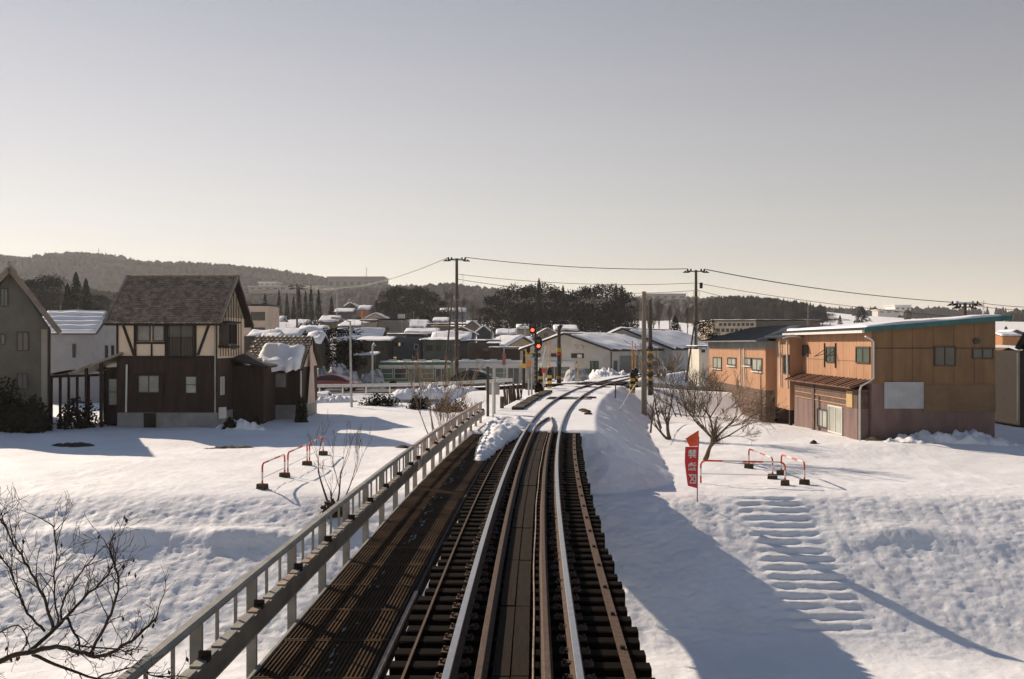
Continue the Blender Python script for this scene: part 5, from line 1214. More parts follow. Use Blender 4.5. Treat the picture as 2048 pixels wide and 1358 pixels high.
# bamboo stakes left of the signals
mb_r = random.Random(9)
RBm = thing('stake_fence', P(1025, 800, 52), 'row of weathered bamboo stakes beside the track bed', 'fence')
for k in range(26):
    x = 1010+33*k/25+mb_r.uniform(-1, 1); mb = MB(); mb.tube([P(x, 815-.75*(x-1010)+6, 52), P(x+mb_r.uniform(-5, 4), 778-.25*(x-1010)+mb_r.uniform(-6, 6), 52)], .035, 5); mb.build('stake', M_bark, RBm)
# cable trough and stones on the track bed
trn = thing('cable_trough', T(51, -1.75, -.1), 'line of brown earth-covered trough lids showing through the snow left of the rails', 'cable trough')
for k in range(17):
    y = 43.6+.95*k; mb = MB(); w = .22+.05*mb_r.random()
    a = T(y, -1.72-.012*k, -.08); b = T(y+.92, -1.73-.012*k, -.08); mb.bar(a+Vector((0, 0, mb_r.uniform(-.02, .05))), b+Vector((0, 0, mb_r.uniform(-.02, .05))), 2*w, .16); mb.build('lid', M_soil, trn)
def stone(p, r, label, seed, m=None, name='stone', flat=.6, cat='stone', kind=None, n=14):
    rr = random.Random(seed); mb = MB()
    def fn(u, v):
        a = 2*math.pi*u; b = math.pi*(v-.5); n_ = 1+.45*sfbm(math.cos(a)*1.5+seed*3, math.sin(a)*1.5+v*2, 91, 3)
        return (p[0]+r[0]*n_*math.cos(a)*math.cos(b), p[1]+r[1]*n_*math.sin(a)*math.cos(b), p[2]+r[2]*n_*math.sin(b))
    mb.grid(fn, n, 8); return tag(mb.build(name, m or M_soil, None, True), label, None if kind else cat, kind=kind)
for i, (px_, py_, Y_, w_, lb) in enumerate(((1172, 818, 42.5, .16, 'brown clod right of the rails nearest the bridge'), (1176, 827, 41, .13, 'small rust clod just before the brown clod'), (1182, 796, 53, .2, 'reddish clod right of the rails near the crossing'), (1165, 815, 43.2, .12, 'tiny clod left of the brown clod by the rails'))):
    q = P(px_, py_, Y_); stone((q.x, q.y, gz(q.x, q.y)+.03), (w_*1.5, w_, .07), lb, i, M_rust, 'earth_clod', cat='clod')
def patch(px0, px1, py, h, label, seed):
    Y = FPX*4.6/(py-HOR); x0, x1 = PX(px0, Y), PX(px1, Y); mb = MB()
    def fn(u, v):
        x = x0+(x1-x0)*u; e = math.sin(math.pi*u)**.6; n_ = sfbm(x*1.3, seed*5., 95, 3)
        y = Y+(v-.5)*h*e*(1+1.2*n_)+.5*n_; z0 = gz(x, y)
        n2 = sfbm(x*5, y*5, 97, 3)
        return (x, y, z0-.03+.14*e*math.sin(math.pi*v)*(1+n2))
    mb.grid(fn, 40, 8); tag(mb.build('bare_ground', M_soil, None, True), label, kind='structure')
patch(98, 192, 888, 1.5, 'dark thawed earth patch in front of the carport', 1); patch(400, 518, 892, .8, 'dark thawed earth streak right of the house', 2); patch(788, 834, 894, 1.3, 'dark thawed earth patch by the railing', 3)
patch(1728, 1765, 893, 1.6, 'dark thawed hollow at the corner of the orange house', 4); patch(1618, 1636, 898, .5, 'small grass tuft patch in the snow before the lean-to', 5)

# ------------------------------------------------------------------ barriers
def block_foot(p, parent, w=.34, h=.16, d=.22, yaw=0.):
    ca, sa = math.cos(yaw), math.sin(yaw); mb = MB(); q = []
    for z in (-.06, h):
        s = 1 if z < 0 else .9
        q += [Vector((p.x+(a*w/2*ca-b*d/2*sa)*s, p.y+(a*w/2*sa+b*d/2*ca)*s, p.z+z)) for a, b in ((-1,-1),(1,-1),(1,1),(-1,1))]
    mb.hexa(q); return mb.build('weight_block', mat('mossy_block', (.06, .047, .028), .9, .4, 6, .4, 20), parent)
def barrier(a, b, h, label, feet=(1, 1), sink=0.):
    a, b = Vector(a), Vector(b); a.z = gz(a.x, a.y); b.z = gz(b.x, b.y)
    R = thing('pipe_barrier', (a+b)/2, label, 'barrier', 'red and white pipe barriers'); d = (b-a); L = d.length; d.normalize(); up = Vector((0, 0, 1)); r = .16
    pts = [a-up*.1, a+up*(h*.33), a+up*(h*.66), a+up*(h-r)]
    for k in range(1, 5): t = k/5*math.pi/2; pts.append(a+up*(h-r+r*math.sin(t))+d*(r-r*math.cos(t)))
    top = [a+up*h+d*r, a+up*h+d*(L*.26), a+up*h+d*(L*.5), a+up*h+d*(L*.74), b+up*h-d*r]; pts += top
    for k in range(4, 0, -1): t = k/5*math.pi/2; pts.append(b+up*(h-r+r*math.sin(t))-d*(r-r*math.cos(t)))
    pts += [b+up*(h-r), b+up*(h*.66), b+up*(h*.33), b-up*.1]
    cols = [1, 0, 1, 1, 1, 1, 1, 1, 1, 0, 1, 0, 1, 1, 1, 1, 1, 1, 0, 1, 0]
    mb = MB()
    for k in range(len(pts)-1): mb.tube([pts[k], pts[k+1]], .030, 8, m=1 if cols[k % len(cols)] else 0, cap=False)
    mb.build('pipe', [M_white, M_redp], R, True)
    mb = MB(); mb.tube([a+up*h*.42, b+up*h*.42], .010, 6); mb.build('cross_bar', M_steel, R)
    if feet[0]: block_foot(a, R, yaw=math.atan2(d.y, d.x)+1.2)
    if feet[1]: block_foot(b, R, yaw=math.atan2(d.y, d.x)+1.2)
barrier((-7.95, 31.7, 0), (-7.9, 34.6, 0), .80, 'nearest of three red and white pipe barriers on the left bank')
barrier((-7.88, 35.0, 0), (-7.80, 37.9, 0), .80, 'middle of three red and white pipe barriers on the left bank', (0, 1))
barrier((-7.85, 38.6, 0), (-7.85, 41.4, 0), .80, 'farthest of three red and white pipe barriers on the left bank', (0, 1))
barrier((6.20, 32.7, 0), (8.86, 32.3, 0), .74, 'wide red and white pipe barrier next to the red banner', (0, 1))
barrier((8.85, 37.2, 0), (8.95, 34.2, 0), .72, 'red and white pipe barrier receding behind the banner barrier', (1, 1))
barrier((9.55, 35.3, 0), (9.52, 32.4, 0), .72, 'rightmost red and white pipe barrier near the stairway', (1, 1))

# ------------------------------------------------------------------ banner (seen from behind, so the characters read mirrored)
bx, by = PX(1395, 30.1), 30.1; bz = gz(bx, by)
B = thing('banner', (bx, by, bz), 'red vertical banner with white mirrored characters planted in the snow', 'banner')
mb = MB(); mb.tube([(bx-.01, by, bz-.3), (bx, by, bz+1), (bx+.045, by, bz+1.98)], [.016, .014, .011], 8); mb.build('pole', M_polew, B)
zt_ = PZ(893, by); zb_ = PZ(974, by)
def bn(u, v):      # u 0 at pole -> 1 left edge, v 0 top -> 1 bottom
    Wb = .40*(1-.0*v); z = zt_+(zb_-zt_)*v; left = Wb*(1-.28*max(0, v-.35)**1.2*1.6)
    x = bx+.02-.03*v-u*left; drop = .0 if v < .9 else (v-.9)*10*(.10*(1-u)-.06)
    return Vector((x, by-.03*math.sin(u*3.3+v*4)*u-.012-.05*u, z-.0-drop-.02*math.sin(v*7)*u))
mb = MB(); mb.grid(bn, 12, 30)
i_ = len(mb.v); mb2 = MB(); mb2.grid(bn, 12, 30); mb2.grid(lambda u, v: bn(1-u, v)+Vector((0, .004, 0)), 12, 30); mb2.build('cloth', M_red_l, B, True)
top = [P(1370.5, 876, by), P(1397.5, 860, by), P(1397, 892, by), P(1379, 893, by)]
mb = MB(); mb.grid(lambda u, v: lerp4(top[3], top[2], top[1], P(1371, 877, by), u, v)+Vector((0, -.05*math.sin(u*3)*math.sin(3*v)-.01, 0)), 8, 8); mb.grid(lambda u, v: lerp4(top[2], top[3], P(1371, 877, by), top[1], u, v)+Vector((0, -.05*math.sin((1-u)*3)*math.sin(3*v)-.005, 0)), 8, 8); mb.build('folded_corner', M_red_o, B, True)
def glyph(ch, vc, size):
    cu = bpy.data.curves.new('character', 'FONT'); cu.body = ch; cu.size = 1; cu.align_x = 'CENTER'; cu.align_y = 'CENTER'; cu.offset = .022
    ob = bpy.data.objects.new('character', cu); COL.objects.link(ob)
    bpy.context.view_layer.update(); dg = bpy.context.evaluated_depsgraph_get()
    m_ = bpy.data.meshes.new_from_object(ob.evaluated_get(dg)); bpy.data.objects.remove(ob); bpy.data.curves.remove(cu)
    bm = bmesh.new(); bm.from_mesh(m_); bmesh.ops.triangulate(bm, faces=bm.faces)
    bmesh.ops.subdivide_edges(bm, edges=[e for e in bm.edges if e.calc_length() > .25], cuts=1)
    xs_ = [v.co.x for v in bm.verts]; ysx = [v.co.y for v in bm.verts]
    if not xs_: bm.free(); return
    cx_, cy_ = (min(xs_)+max(xs_))/2, (min(ysx)+max(ysx))/2; sc_ = size/max(max(xs_)-min(xs_), max(ysx)-min(ysx))
    Wb = .40; Hb = zt_-zb_
    for v in bm.verts:
        gx_, gy_ = -(v.co.x-cx_)*sc_, (v.co.y-cy_)*sc_        # mirrored
        u = .46-gx_/Wb; vv = vc-gy_/Hb
        p = bn(u, vv)+Vector((0, -.006, 0)); v.co = p-ORG[B.name]
    me_ = bpy.data.meshes.new('character'); bm.to_mesh(me_); bm.free(); me_.materials.append(M_white)
    o = bpy.data.objects.new('character', me_); COL.objects.link(o); o.parent = B
for ch, vc in (('\u7981', .17), ('\u6f01', .49), ('\u533a', .80)): glyph(ch, vc, .275)

# ------------------------------------------------------------------ bare trees
def grow(mb, p, d, L, r, depth, rg, bend=.25, up=.05, spread=.6, kids=(2, 4), shrink=(.55, .8), nseg=4, rmin=.004, droop=0.):
    pts = [Vector(p)]; rad = [r]; d = Vector(d).normalized()
    for k in range(nseg):
        d = (d+Vector((rg.uniform(-1, 1), rg.uniform(-1, 1), rg.uniform(-1, 1)))*bend*.5+Vector((0, 0, up-droop*(k/nseg)))).normalized()
        pts.append(pts[-1]+d*L/nseg); rad.append(max(rmin, r*(1-.55*(k+1)/nseg)))
    mb[min(depth, len(mb)-1)].tube(pts, rad, 6 if r > .03 else (4 if r > .012 else 3), cap=False)
    if depth <= 0: return
    n = rg.randint(*kids)
    for i in range(n):
        t = rg.uniform(.35, 1.0) if i else 1.0; j = min(nseg-1, int(t*nseg)); q = pts[j].lerp(pts[j+1], t*nseg-j)
        dd = (pts[j+1]-pts[j]).normalized(); s = Vector((rg.uniform(-1, 1), rg.uniform(-1, 1), rg.uniform(-.6, 1))).normalized()
        nd = (dd+s*spread*rg.uniform(.6, 1.3)).normalized()
        grow(mb, q, nd, L*rg.uniform(*shrink), max(rmin, r*(1-.55*t)*rg.uniform(.55, .8)), depth-1, rg, bend, up, spread, kids, shrink, nseg, rmin, droop)
def bare_tree(name, label, stems, seed, depth=3, m=M_bark, cat='tree', group='bare trees', **kw):
    rg = random.Random(seed); base = Vector(stems[0][0]); R = thing(name, base, label, cat, group)
    mbs = [MB() for _ in range(depth+1)]
    for (p, d, L, r) in stems: grow(mbs, p, d, L, r, depth, rg, **kw)
    a = MB()
    for q, nm in ((depth, 'trunk'), ):
        mbs[q].build(nm, m, R, True)
    for q in range(1, depth):
        o_ = len(a.v); a.v += mbs[q].v; a.f += [tuple(i+o_ for i in f) for f in mbs[q].f]; a.m += mbs[q].m
    if a.v: a.build('branches', m, R, True)
    tag(mbs[0].build('twigs', m, R, True), kind='stuff')
    return R
# small multi-stem tree on the crest of the left bank
q = Vector((PX(662, 29.9), 29.9, 0)); q.z = gz(q.x, q.y)
bare_tree('bare_tree', 'slender bare three-stemmed tree on the left bank by the railing', [(q, (-.32, .1, 1), 1.35, .045), (q+Vector((.12, .05, 0)), (.18, 0, 1), 1.25, .04), (q+Vector((.05, -.05, 0)), (-.06, .1, 1), .7, .04), (q+Vector((.2, .1, 0)), (.42, .1, 1), 1.15, .032)], 12, 4, M_bark, bend=.16, up=.07, spread=.42, kids=(2, 3), shrink=(.5, .72), rmin=.0035)
def shrub(name, label, p, r, n, seed, m=M_hedge, cat='bush', group=None, size=.10, snow=None):
    """bush: leafy clumps of small faces over a few stems"""
    rg = random.Random(seed); R = thing(name, p, label, cat, group); mb = MB()
    for k in range(n):
        a = rg.uniform(0, 6.283); b = math.asin(rg.uniform(-.1, 1)); s = rg.uniform(.55, 1.05)*(1+.25*math.sin(3*a+seed))
        c = Vector((p[0]+r[0]*s*math.cos(a)*math.cos(b), p[1]+r[1]*s*math.sin(a)*math.cos(b), p[2]+r[2]*s*math.sin(b)))
        u = Vector((rg.uniform(-1, 1), rg.uniform(-1, 1), rg.uniform(-1, 1))).normalized(); v = u.orthogonal().normalized(); z = size*rg.uniform(.5, 1.3)
        mb.quad(c-u*z, c+v*z*.6, c+u*z, c-v*z*.6)
    mb.build('foliage', m, R)
    st = MB()
    for k in range(6):
        a = 6.283*k/6; st.tube([(p[0], p[1], p[2]-.2), (p[0]+r[0]*.7*math.cos(a), p[1]+r[1]*.7*math.sin(a), p[2]+r[2]*.75)], [.03, .01], 4)
    st.build('stem', M_barkd, R)
    if snow:
        snow_on(R, Vector((p[0]-r[0]*snow, p[1]-r[1]*.8, p[2]+r[2]*.78)), Vector((p[0]+r[0]*snow, p[1]-r[1]*.8, p[2]+r[2]*.78)), Vector((p[0]+r[0]*snow, p[1]+r[1]*.8, p[2]+r[2]*.9)), Vector((p[0]-r[0]*snow, p[1]+r[1]*.8, p[2]+r[2]*.9)), .3, 14, 8, seed, .2, name='snow_cap')
    return R
shrub('grass_clump', 'dark matted clump at the foot of the slender bare tree', (q.x+.05, q.y, q.z-.05), (.34, .3, .42), 500, 2, M_bark, 'clump', None, .07)
# shrubby trees by the railing end
q = P(878, 886, 45); q.z = gz(q.x, q.y)
bare_tree('bare_tree', 'tawny leafless shrubby tree behind the far railing', [(q+Vector((-.2+.08*k, .1*(k % 3), 0)), (-.7+.24*k, .1*((k % 3)-1), 1.5), 1.9, .035) for k in range(6)], 21, 4, mat('tawny_bark', (.16, .11, .072), .9, .35, 5, .4, 30), bend=.2, up=.06, spread=.45, kids=(2, 4), shrink=(.5, .72), rmin=.006)
q = P(905, 875, 46); q.z = gz(q.x, q.y)
bare_tree('bare_tree', 'dense brushy thicket of twigs at the far railing', [(q+Vector((.13*k-.5, .1*(k % 3), 0)), (-.4+.12*k, .2*((k % 3)-1), 1.4), .9, .02) for k in range(9)], 23, 3, MATS['tawny_bark'], bend=.35, up=.05, spread=.6, kids=(3, 5), shrink=(.5, .8), rmin=.006)
# big spreading tree right of the banner
q = P(1410, 918, 39.3); q.z = gz(q.x, q.y)
lean = q+Vector((.42, .05, .95))
mb_main = [(q, (.45, .05, 1), 1.05, .12), (lean, (-.75, .0, .9), 1.35, .055), (lean, (-.22, .2, 1), 1.45, .055), (lean, (.75, .1, .8), 1.5, .06), (lean+Vector((.0, .05, -.1)), (1.1, -.2, .62), 1.5, .05), (lean, (.3, .4, .9), 1.3, .05), (lean, (-1.05, .3, .7), 1.3, .045)]
R_ = bare_tree('bare_tree', 'wide spreading bare tree leaning right behind the red banner', mb_main, 33, 4, mat('olive_bark', (.14, .10, .065), .9, .35, 5, .4, 30), bend=.32, up=.03, spread=.62, kids=(3, 5), shrink=(.5, .80), rmin=.006, droop=.06)
R_.scale = (.9, .9, .84)
q = P(1335, 885, 47); q.z = gz(q.x, q.y)
bare_tree('bare_tree', 'crooked bare tree at the foot of the embankment beside the grey pole', [(q+Vector((.1, 0, 0)), (-.35, .1, 1), 1.0, .10), (q, (-.85, 0, .7), .9, .07), (q+Vector((-.3, 0, .5)), (-.2, .1, 1.2), 1.9, .05), (q+Vector((-.05, 0, .8)), (.45, .1, 1.1), 1.6, .05), (q+Vector((-.8, 0, .3)), (.05, .1, 1), 1.8, .05)], 37, 4, MATS['olive_bark'], bend=.35, up=.05, spread=.55, kids=(3, 4), shrink=(.5, .78), rmin=.007)
q = P(1385, 800, 62); q.z = gz(q.x, q.y)
bare_tree('bare_tree', 'dark tangled brush against the annex wall beyond the spreading tree', [(q+Vector((.35*k-1, .2*(k % 3), 0)), (-.5+.2*k, .1, 1.2), 1.4, .04) for k in range(7)], 41, 3, M_barkd, bend=.35, up=.05, spread=.6, kids=(3, 5), shrink=(.55, .8), rmin=.008)
# near tree at lower left: main limbs follow the photo, twigs grow from them
LIMBS = [([(-130, 1420), (-50, 1345), (0, 1322), (56, 1304), (111, 1294), (156, 1303), (200, 1313), (245, 1292), (278, 1269), (312, 1236)], 7.0, 6.6, .055),
 ([(60, 1303), (111, 1256), (134, 1233), (167, 1197), (209, 1158), (225, 1130)], 6.97, 7.3, .034), ([(108, 1257), (95, 1217), (78, 1175), (56, 1136), (28, 1086), (-2, 1034)], 7.1, 6.6, .026),
 ([(181, 1308), (209, 1253), (231, 1203), (237, 1158), (225, 1119), (219, 1088)], 6.8, 6.4, .024), ([(90, 1262), (56, 1225), (33, 1172), (17, 1136), (-3, 1108)], 7.1, 7.6, .020),
 ([(122, 1247), (124, 1208), (145, 1169), (195, 1105)], 7.1, 7.5, .018), ([(67, 1308), (125, 1336), (195, 1358), (260, 1400)], 7.0, 6.8, .028), ([(134, 1233), (145, 1260), (158, 1284), (156, 1303)], 7.1, 6.9, .022),
 ([(-10, 1270), (35, 1250), (60, 1295)], 7.2, 7.0, .012), ([(118, 1250), (108, 1170), (112, 1110), (107, 1052)], 7.2, 7.0, .013), ([(150, 1290), (230, 1300), (262, 1302)], 6.9, 6.7, .012), ([(195, 1355), (265, 1333), (300, 1350), (340, 1356)], 6.7, 6.6, .012)]
rg = random.Random(77); base = P(-130, 1420, 7.0)
NT = thing('bare_tree', Vector((base.x-.3, 7.1, gz(base.x-.3, 7.1))), 'dark bare branches of a near tree in the lower left corner', 'tree', 'bare trees')
tr, tw = MB(), [MB(), MB(), MB()]
tr.tube([Vector((base.x-.3, 7.1, gz(base.x, 7.1)-.3)), Vector((base.x-.35, 7.1, -2.)), base], [.16, .11, .07], 8)
for pts, ya, yb, r in LIMBS:
    n = len(pts); V = [P(a, b, ya+(yb-ya)*k/(n-1)) for k, (a, b) in enumerate(pts)]
    # smooth polyline
    W_ = []
    for k in range(n-1):
        p0, p1, p2, p3 = V[max(0, k-1)], V[k], V[k+1], V[min(n-1, k+2)]
        for t in (0, .25, .5, .75): W_.append(.5*((2*p1)+(p2-p0)*t+(2*p0-5*p1+4*p2-p3)*t*t+(3*p1-p0-3*p2+p3)*t**3)+Vector((rg.uniform(-1, 1), rg.uniform(-1, 1), rg.uniform(-1, 1)))*.006)
    W_.append(V[-1]); m_ = len(W_)
    tr.tube(W_, [r*(1-.80*k/m_)*.38+.0022 for k in range(m_)], 7)
    for k in range(3, m_):
        if rg.random() < .9:
            d = (W_[k]-W_[k-1]).normalized()+Vector((rg.uniform(-1, 1), rg.uniform(-1, 1), rg.uniform(-.4, 1)))*.8
            grow(tw, W_[k], d, rg.uniform(.08, .22), .0050, 2, rg, .45, .03, .7, (2, 3), (.5, .8), 5, .0015)
tr.build('trunk', M_barkd, NT, True)
a = MB()
for q in (0, 1, 2): o_ = len(a.v); a.v += tw[q].v; a.f += [tuple(i+o_ for i in f) for f in tw[q].f]; a.m += tw[q].m
tag(a.build('twigs', M_barkd, NT, True), kind='stuff')
lf = MB()
for k in range(46):
    v_ = Vector(rg.choice(a.v)); u = Vector((rg.uniform(-.4, .4), rg.uniform(-.4, .4), -1)).normalized(); w_ = u.orthogonal().normalized(); s = rg.uniform(.012, .024); lf.quad(v_, v_+u*s+w_*s*.5, v_+u*2*s, v_+u*s-w_*s*.5)
tag(lf.build('dead_leaves', M_barkd, NT), kind='stuff')
# hedges and bushes
for i, (pa, pb, pt, pbm, Y_, lb, sn) in enumerate(((722, 800, 789, 817, 74, 'dark clipped hedge mound below the guardrail, left of the pair', .0), (812, 860, 793, 828, 71, 'rounded dark hedge right of the clipped mound', .0), (858, 936, 800, 832, 69, 'low dark hedge behind the tawny shrubby tree', .0), (618, 672, 788, 800, 80, 'low dark hedge strip near the red car', .6),
        (1072, 1086, 768, 790, 60, 'small dark bush at the foot of the signals', 0), (20, 100, 800, 862, 51, 'tall dark shrubs in front of the grey gabled house', 0), (-40, 40, 765, 860, 52, 'dark evergreen shrubs at the left edge of the picture', 0), (110, 195, 805, 862, 53.5, 'dark tangled shrubs before the carport', 0), (590, 612, 800, 838, 58.5, 'small brown bush by the corner of the wing', 0),
        (448, 472, 840, 864, 52.5, 'small dark round bush at the house corner', 0), (505, 520, 836, 866, 56, 'dark trunk-like clump before the wing', 0))):
    p0, p1 = PX(pa, Y_), PX(pb, Y_); z1, z0 = PZ(pt, Y_), PZ(pbm, Y_); g0 = min(z0, gz((p0+p1)/2, Y_))
    big = pbm-pt > 60
    shrub('bush', lb, ((p0+p1)/2, Y_, g0-.05), ((p1-p0)/2, min((p1-p0)/2, .9), z1-g0), 2600 if big else 1500, 100+i, M_hedge, 'bush', 'bushes and hedges', .11 if big else .10, sn or None)
# ------------------------------------------------------------------ ploughed snow heaps
def heap(label, x0, x1, Y, w, h, seed, zb, m=None, nu=90, nv=22):
    def fn(u, v):
        x = x0+(x1-x0)*u; e = math.sin(math.pi*min(1, max(0, u)))**.35; y = Y+(v-.5)*w
        n = sfbm(x*.9, y*.9, seed, 4, .6); n2 = abs(sfbm(x*2.2, y*2.2, seed+9, 3, .6))
        k = math.sin(math.pi*v)**.6
        return (x, y+.5*n, zb-.3+(h+.3)*e*k*(1+.55*n)+.55*n2*k*e)
    mb = MB(); mb.grid(fn, nu, nv); o = mb.build('snow_heap', m or M_dsnow, None, True); return tag(o, label, 'snow heap', 'ploughed snow heaps')
heap('bluish ploughed snow heap behind the red car', PX(600, 97), PX(728, 97), 97, 4, 2.4, 121, -2.1)
heap('lumpy ploughed snow heap at the left end of the green bus', PX(715, 100), PX(768, 100), 101, 3.5, 2.2, 127, -2.1)
heap('rubbly dirty snow heap right of the yellow-banded pole', PX(1126, 88), PX(1180, 88), 88, 4, 1.15, 131, -.7)
heap('long clean snow heap before the warehouse door', PX(1165, 92), PX(1285, 92), 93, 5, .75, 137, -.75, M_snow)
heap('low snow heap before the white half hidden bus', PX(1050, 90), PX(1130, 90), 91, 3, .7, 139, -1.2, M_snow)
def wall_heap(label, px0, px1, Y, h, seed): heap(label, PX(px0, Y), PX(px1, Y), Y, 2.2, h, seed, gz(PX((px0+px1)/2, Y), Y), M_snow, 70, 14)
wall_heap('snow bank along the hedge below the guardrail', 610, 720, 78.5, .4, 141); wall_heap('long snow bank between the hedges and the guardrail', 780, 985, 78.5, .5, 143)
wall_heap('crumbled snow bank under the half-timbered house', 420, 530, 53.0, .22, 151); wall_heap('crumbled snow bank under the orange house wall', 1755, 2040, 43.9, .18, 153)
# car by the warehouse and orange post row
x = PX(1313, 88); car('car', 'pale blue small car parked behind the banded pole', (x, 90, gz(x, 90)), 1.2, mat('pale_blue_car_paint', (.22, .27, .28), .3, .05, 2, spec=.5), 3.6, 1.5)

# ------------------------------------------------------------------ foliage trees (shared meshes, each tree its own object)
def crown_cedar(seed, n=1100):
    rg = random.Random(seed); mb = MB()
    for k in range(n):
        h = rg.random()**.85; a = rg.uniform(0, 6.283); tier = .5+.5*math.sin(h*38+1.7*math.sin(a*2+seed)+seed)
        R = .5*((1-h)**.72)*(.72+.28*tier)*(1+.16*math.sin(a*3+seed+h*5)); s = rg.uniform(.6, 1)**.5
        c = Vector((R*s*math.cos(a), R*s*math.sin(a), .08+.92*h-.035*s))
        o = Vector((math.cos(a), math.sin(a), -.55)).normalized(); t = Vector((-math.sin(a), math.cos(a), rg.uniform(-.3, .3)))
        L = rg.uniform(.045, .085)*(1.15-.6*h); w = L*.55
        mb.quad(c-o*L*.6, c+t*w, c+o*L, c-t*w)
    return mb
def crown_round(seed, n=2600, top=.6):
    rg = random.Random(seed); mb = MB(); cl = []
    for k in range(30):
        a = rg.uniform(0, 6.283); h = rg.uniform(.22, .88); R = .5*math.sin(math.pi*min(1, .12+h*.84))**.6*rg.uniform(.45, .78)
        cl.append((Vector((R*math.cos(a), R*math.sin(a), h)), rg.uniform(.14, .24)))
    cl.append((Vector((0, 0, .86)), .17)); cl.append((Vector((0, 0, .5)), .25))
    for k in range(n):
        c, r = cl[rg.randrange(len(cl))]; d = Vector((rg.gauss(0, 1), rg.gauss(0, 1), rg.gauss(.25, 1))).normalized(); p = c+Vector((d.x, d.y, d.z*.5))*r*rg.uniform(.6, 1.08)
        u = Vector((rg.gauss(0, 1), rg.gauss(0, 1), rg.gauss(0, 1))).normalized(); t = u.orthogonal().normalized(); L = rg.uniform(.014, .034)
        mb.quad(p-u*L, p+t*L*.7, p+u*L, p-t*L*.7)
        for q_ in range(4): vq = mb.v[-1-q_]; mb.v[-1-q_] = (vq[0], vq[1], p.z+(vq[2]-p.z)*.55)
    return mb
def crown_bare(seed):
    rg = random.Random(seed); mbs = [MB() for _ in range(4)]
    grow(mbs, (0, 0, .18), (0, 0, 1), .38, .016, 3, rg, .25, .08, .6, (4, 6), (.5, .75), 3, .0022)
    grow(mbs, (0, 0, .3), (.3, .1, 1), .3, .012, 3, rg, .25, .08, .6, (4, 6), (.5, .75), 3, .0022); grow(mbs, (0, 0, .3), (-.3, -.1, 1), .3, .012, 3, rg, .25, .08, .6, (4, 6), (.5, .75), 3, .0022)
    a = MB()
    for q in range(4): o_ = len(a.v); a.v += mbs[q].v; a.f += [tuple(i+o_ for i in f) for f in mbs[q].f]; a.m += mbs[q].m
    return a
PROTO = {}
def proto(kind, k):
    key = (kind, k)
    if key not in PROTO:
        c = {'cedar': crown_cedar, 'round': crown_round, 'bare': crown_bare}[kind](300+k*17)
        m = {'cedar': M_cedar, 'round': M_broad, 'bare': M_bare}[kind]
        co = c.build('crown', m); cm = co.data; bpy.data.objects.remove(co)
        t = MB(); t.tube([(0, 0, -.08), (.004, 0, .3), (0, .004, .9 if kind == 'cedar' else .6)], [.028, .02, .004], 7); to = t.build('trunk', M_barkd); tm = to.data; bpy.data.objects.remove(to)
        PROTO[key] = (cm, tm)
    return PROTO[key]
tr_r = random.Random(55)
def tree(kind, label, x, y, zb, h, w, group, name=None):
    cm, tm = proto(kind, tr_r.randrange(4))
    R = thing(name or {'cedar': 'cedar_tree', 'round': 'evergreen_tree', 'bare': 'leafless_tree'}[kind], (x, y, zb), label, 'tree', group)
    R.rotation_euler = (0, 0, tr_r.uniform(0, 6.28)); R.scale = (w, w, h)
    for nm, d in (('crown', cm), ('trunk', tm)):
        o = bpy.data.objects.new(nm, d); COL.objects.link(o); o.parent = R
def trees(kind, Y, items, group, lab):
    """items: (px centre, top row, width px, base row)"""
    for i, (c, t, w, b) in enumerate(items):
        yy = Y*(1+.05*math.sin(i*2.3)); s = yy/FPX; tree(kind, lab(i, len(items)) if callable(lab) else lab, PX(c, yy), yy, PZ(b, yy), (b-t)*s*1.03, w*s*(1.55 if kind == 'round' else 1.15), group)
ordn = ['first', 'second', 'third', 'fourth', 'fifth', 'sixth', 'seventh', 'eighth', 'ninth', 'tenth', 'eleventh', 'twelfth', 'thirteenth', 'fourteenth']
def olab(s): return lambda i, n: '%s %s' % (ordn[i], s)
trees('cedar', 260, [(558, 578, 18, 668), (574, 585, 17, 668), (587, 592, 18, 670), (598, 570, 19, 672), (611, 580, 18, 672), (622, 568, 19, 672), (637, 576, 22, 672), (663, 592, 20, 664), (530, 586, 22, 660)], 'cedar row left of the striped snow roof', olab('tall narrow dark cedar from the left in the row behind the lone street pole'))
trees('cedar', 180, [(135, 566, 40, 650), (152, 543, 46, 650), (172, 556, 38, 650)], 'cedars behind the storehouse', olab('dark cedar from the left rising behind the snowy storehouse roof'))
trees('round', 230, [(60, 556, 60, 650), (95, 548, 50, 650), (120, 556, 44, 650), (205, 590, 40, 650)], 'dark trees behind the left houses', olab('dark round tree from the left between the grey gable and the tiled roof'))
trees('cedar', 330, [(705, 605, 22, 650), (718, 612, 20, 650), (752, 600, 24, 655)], 'cedars among the hillside houses', olab('small cedar from the left among the hillside cottages'))
trees('round', 300, [(780, 580, 42, 665), (800, 572, 42, 668), (822, 576, 44, 668), (845, 574, 42, 668), (862, 582, 38, 668), (878, 598, 30, 668), (770, 600, 34, 665), (836, 610, 50, 668)], 'dark grove left of the tall pole', olab('dark evergreen from the left in the grove left of the tall utility pole'))
trees('round', 290, [(990, 588, 40, 690), (1012, 572, 46, 692), (1035, 566, 48, 694), (1060, 570, 46, 694), (1078, 562, 44, 694), (1100, 568, 48, 694), (1120, 576, 34, 694), (975, 612, 40, 690), (1005, 625, 52, 694), (1048, 620, 60, 696), (1095, 620, 60, 696)], 'big dark grove behind the signals', olab('dark evergreen from the left in the big grove behind the red signals'))
trees('cedar', 285, [(1078, 556, 26, 640), (1126, 570, 22, 650)], 'cedar tips over the grove', olab('cedar tip from the left above the big grove behind the signals'))
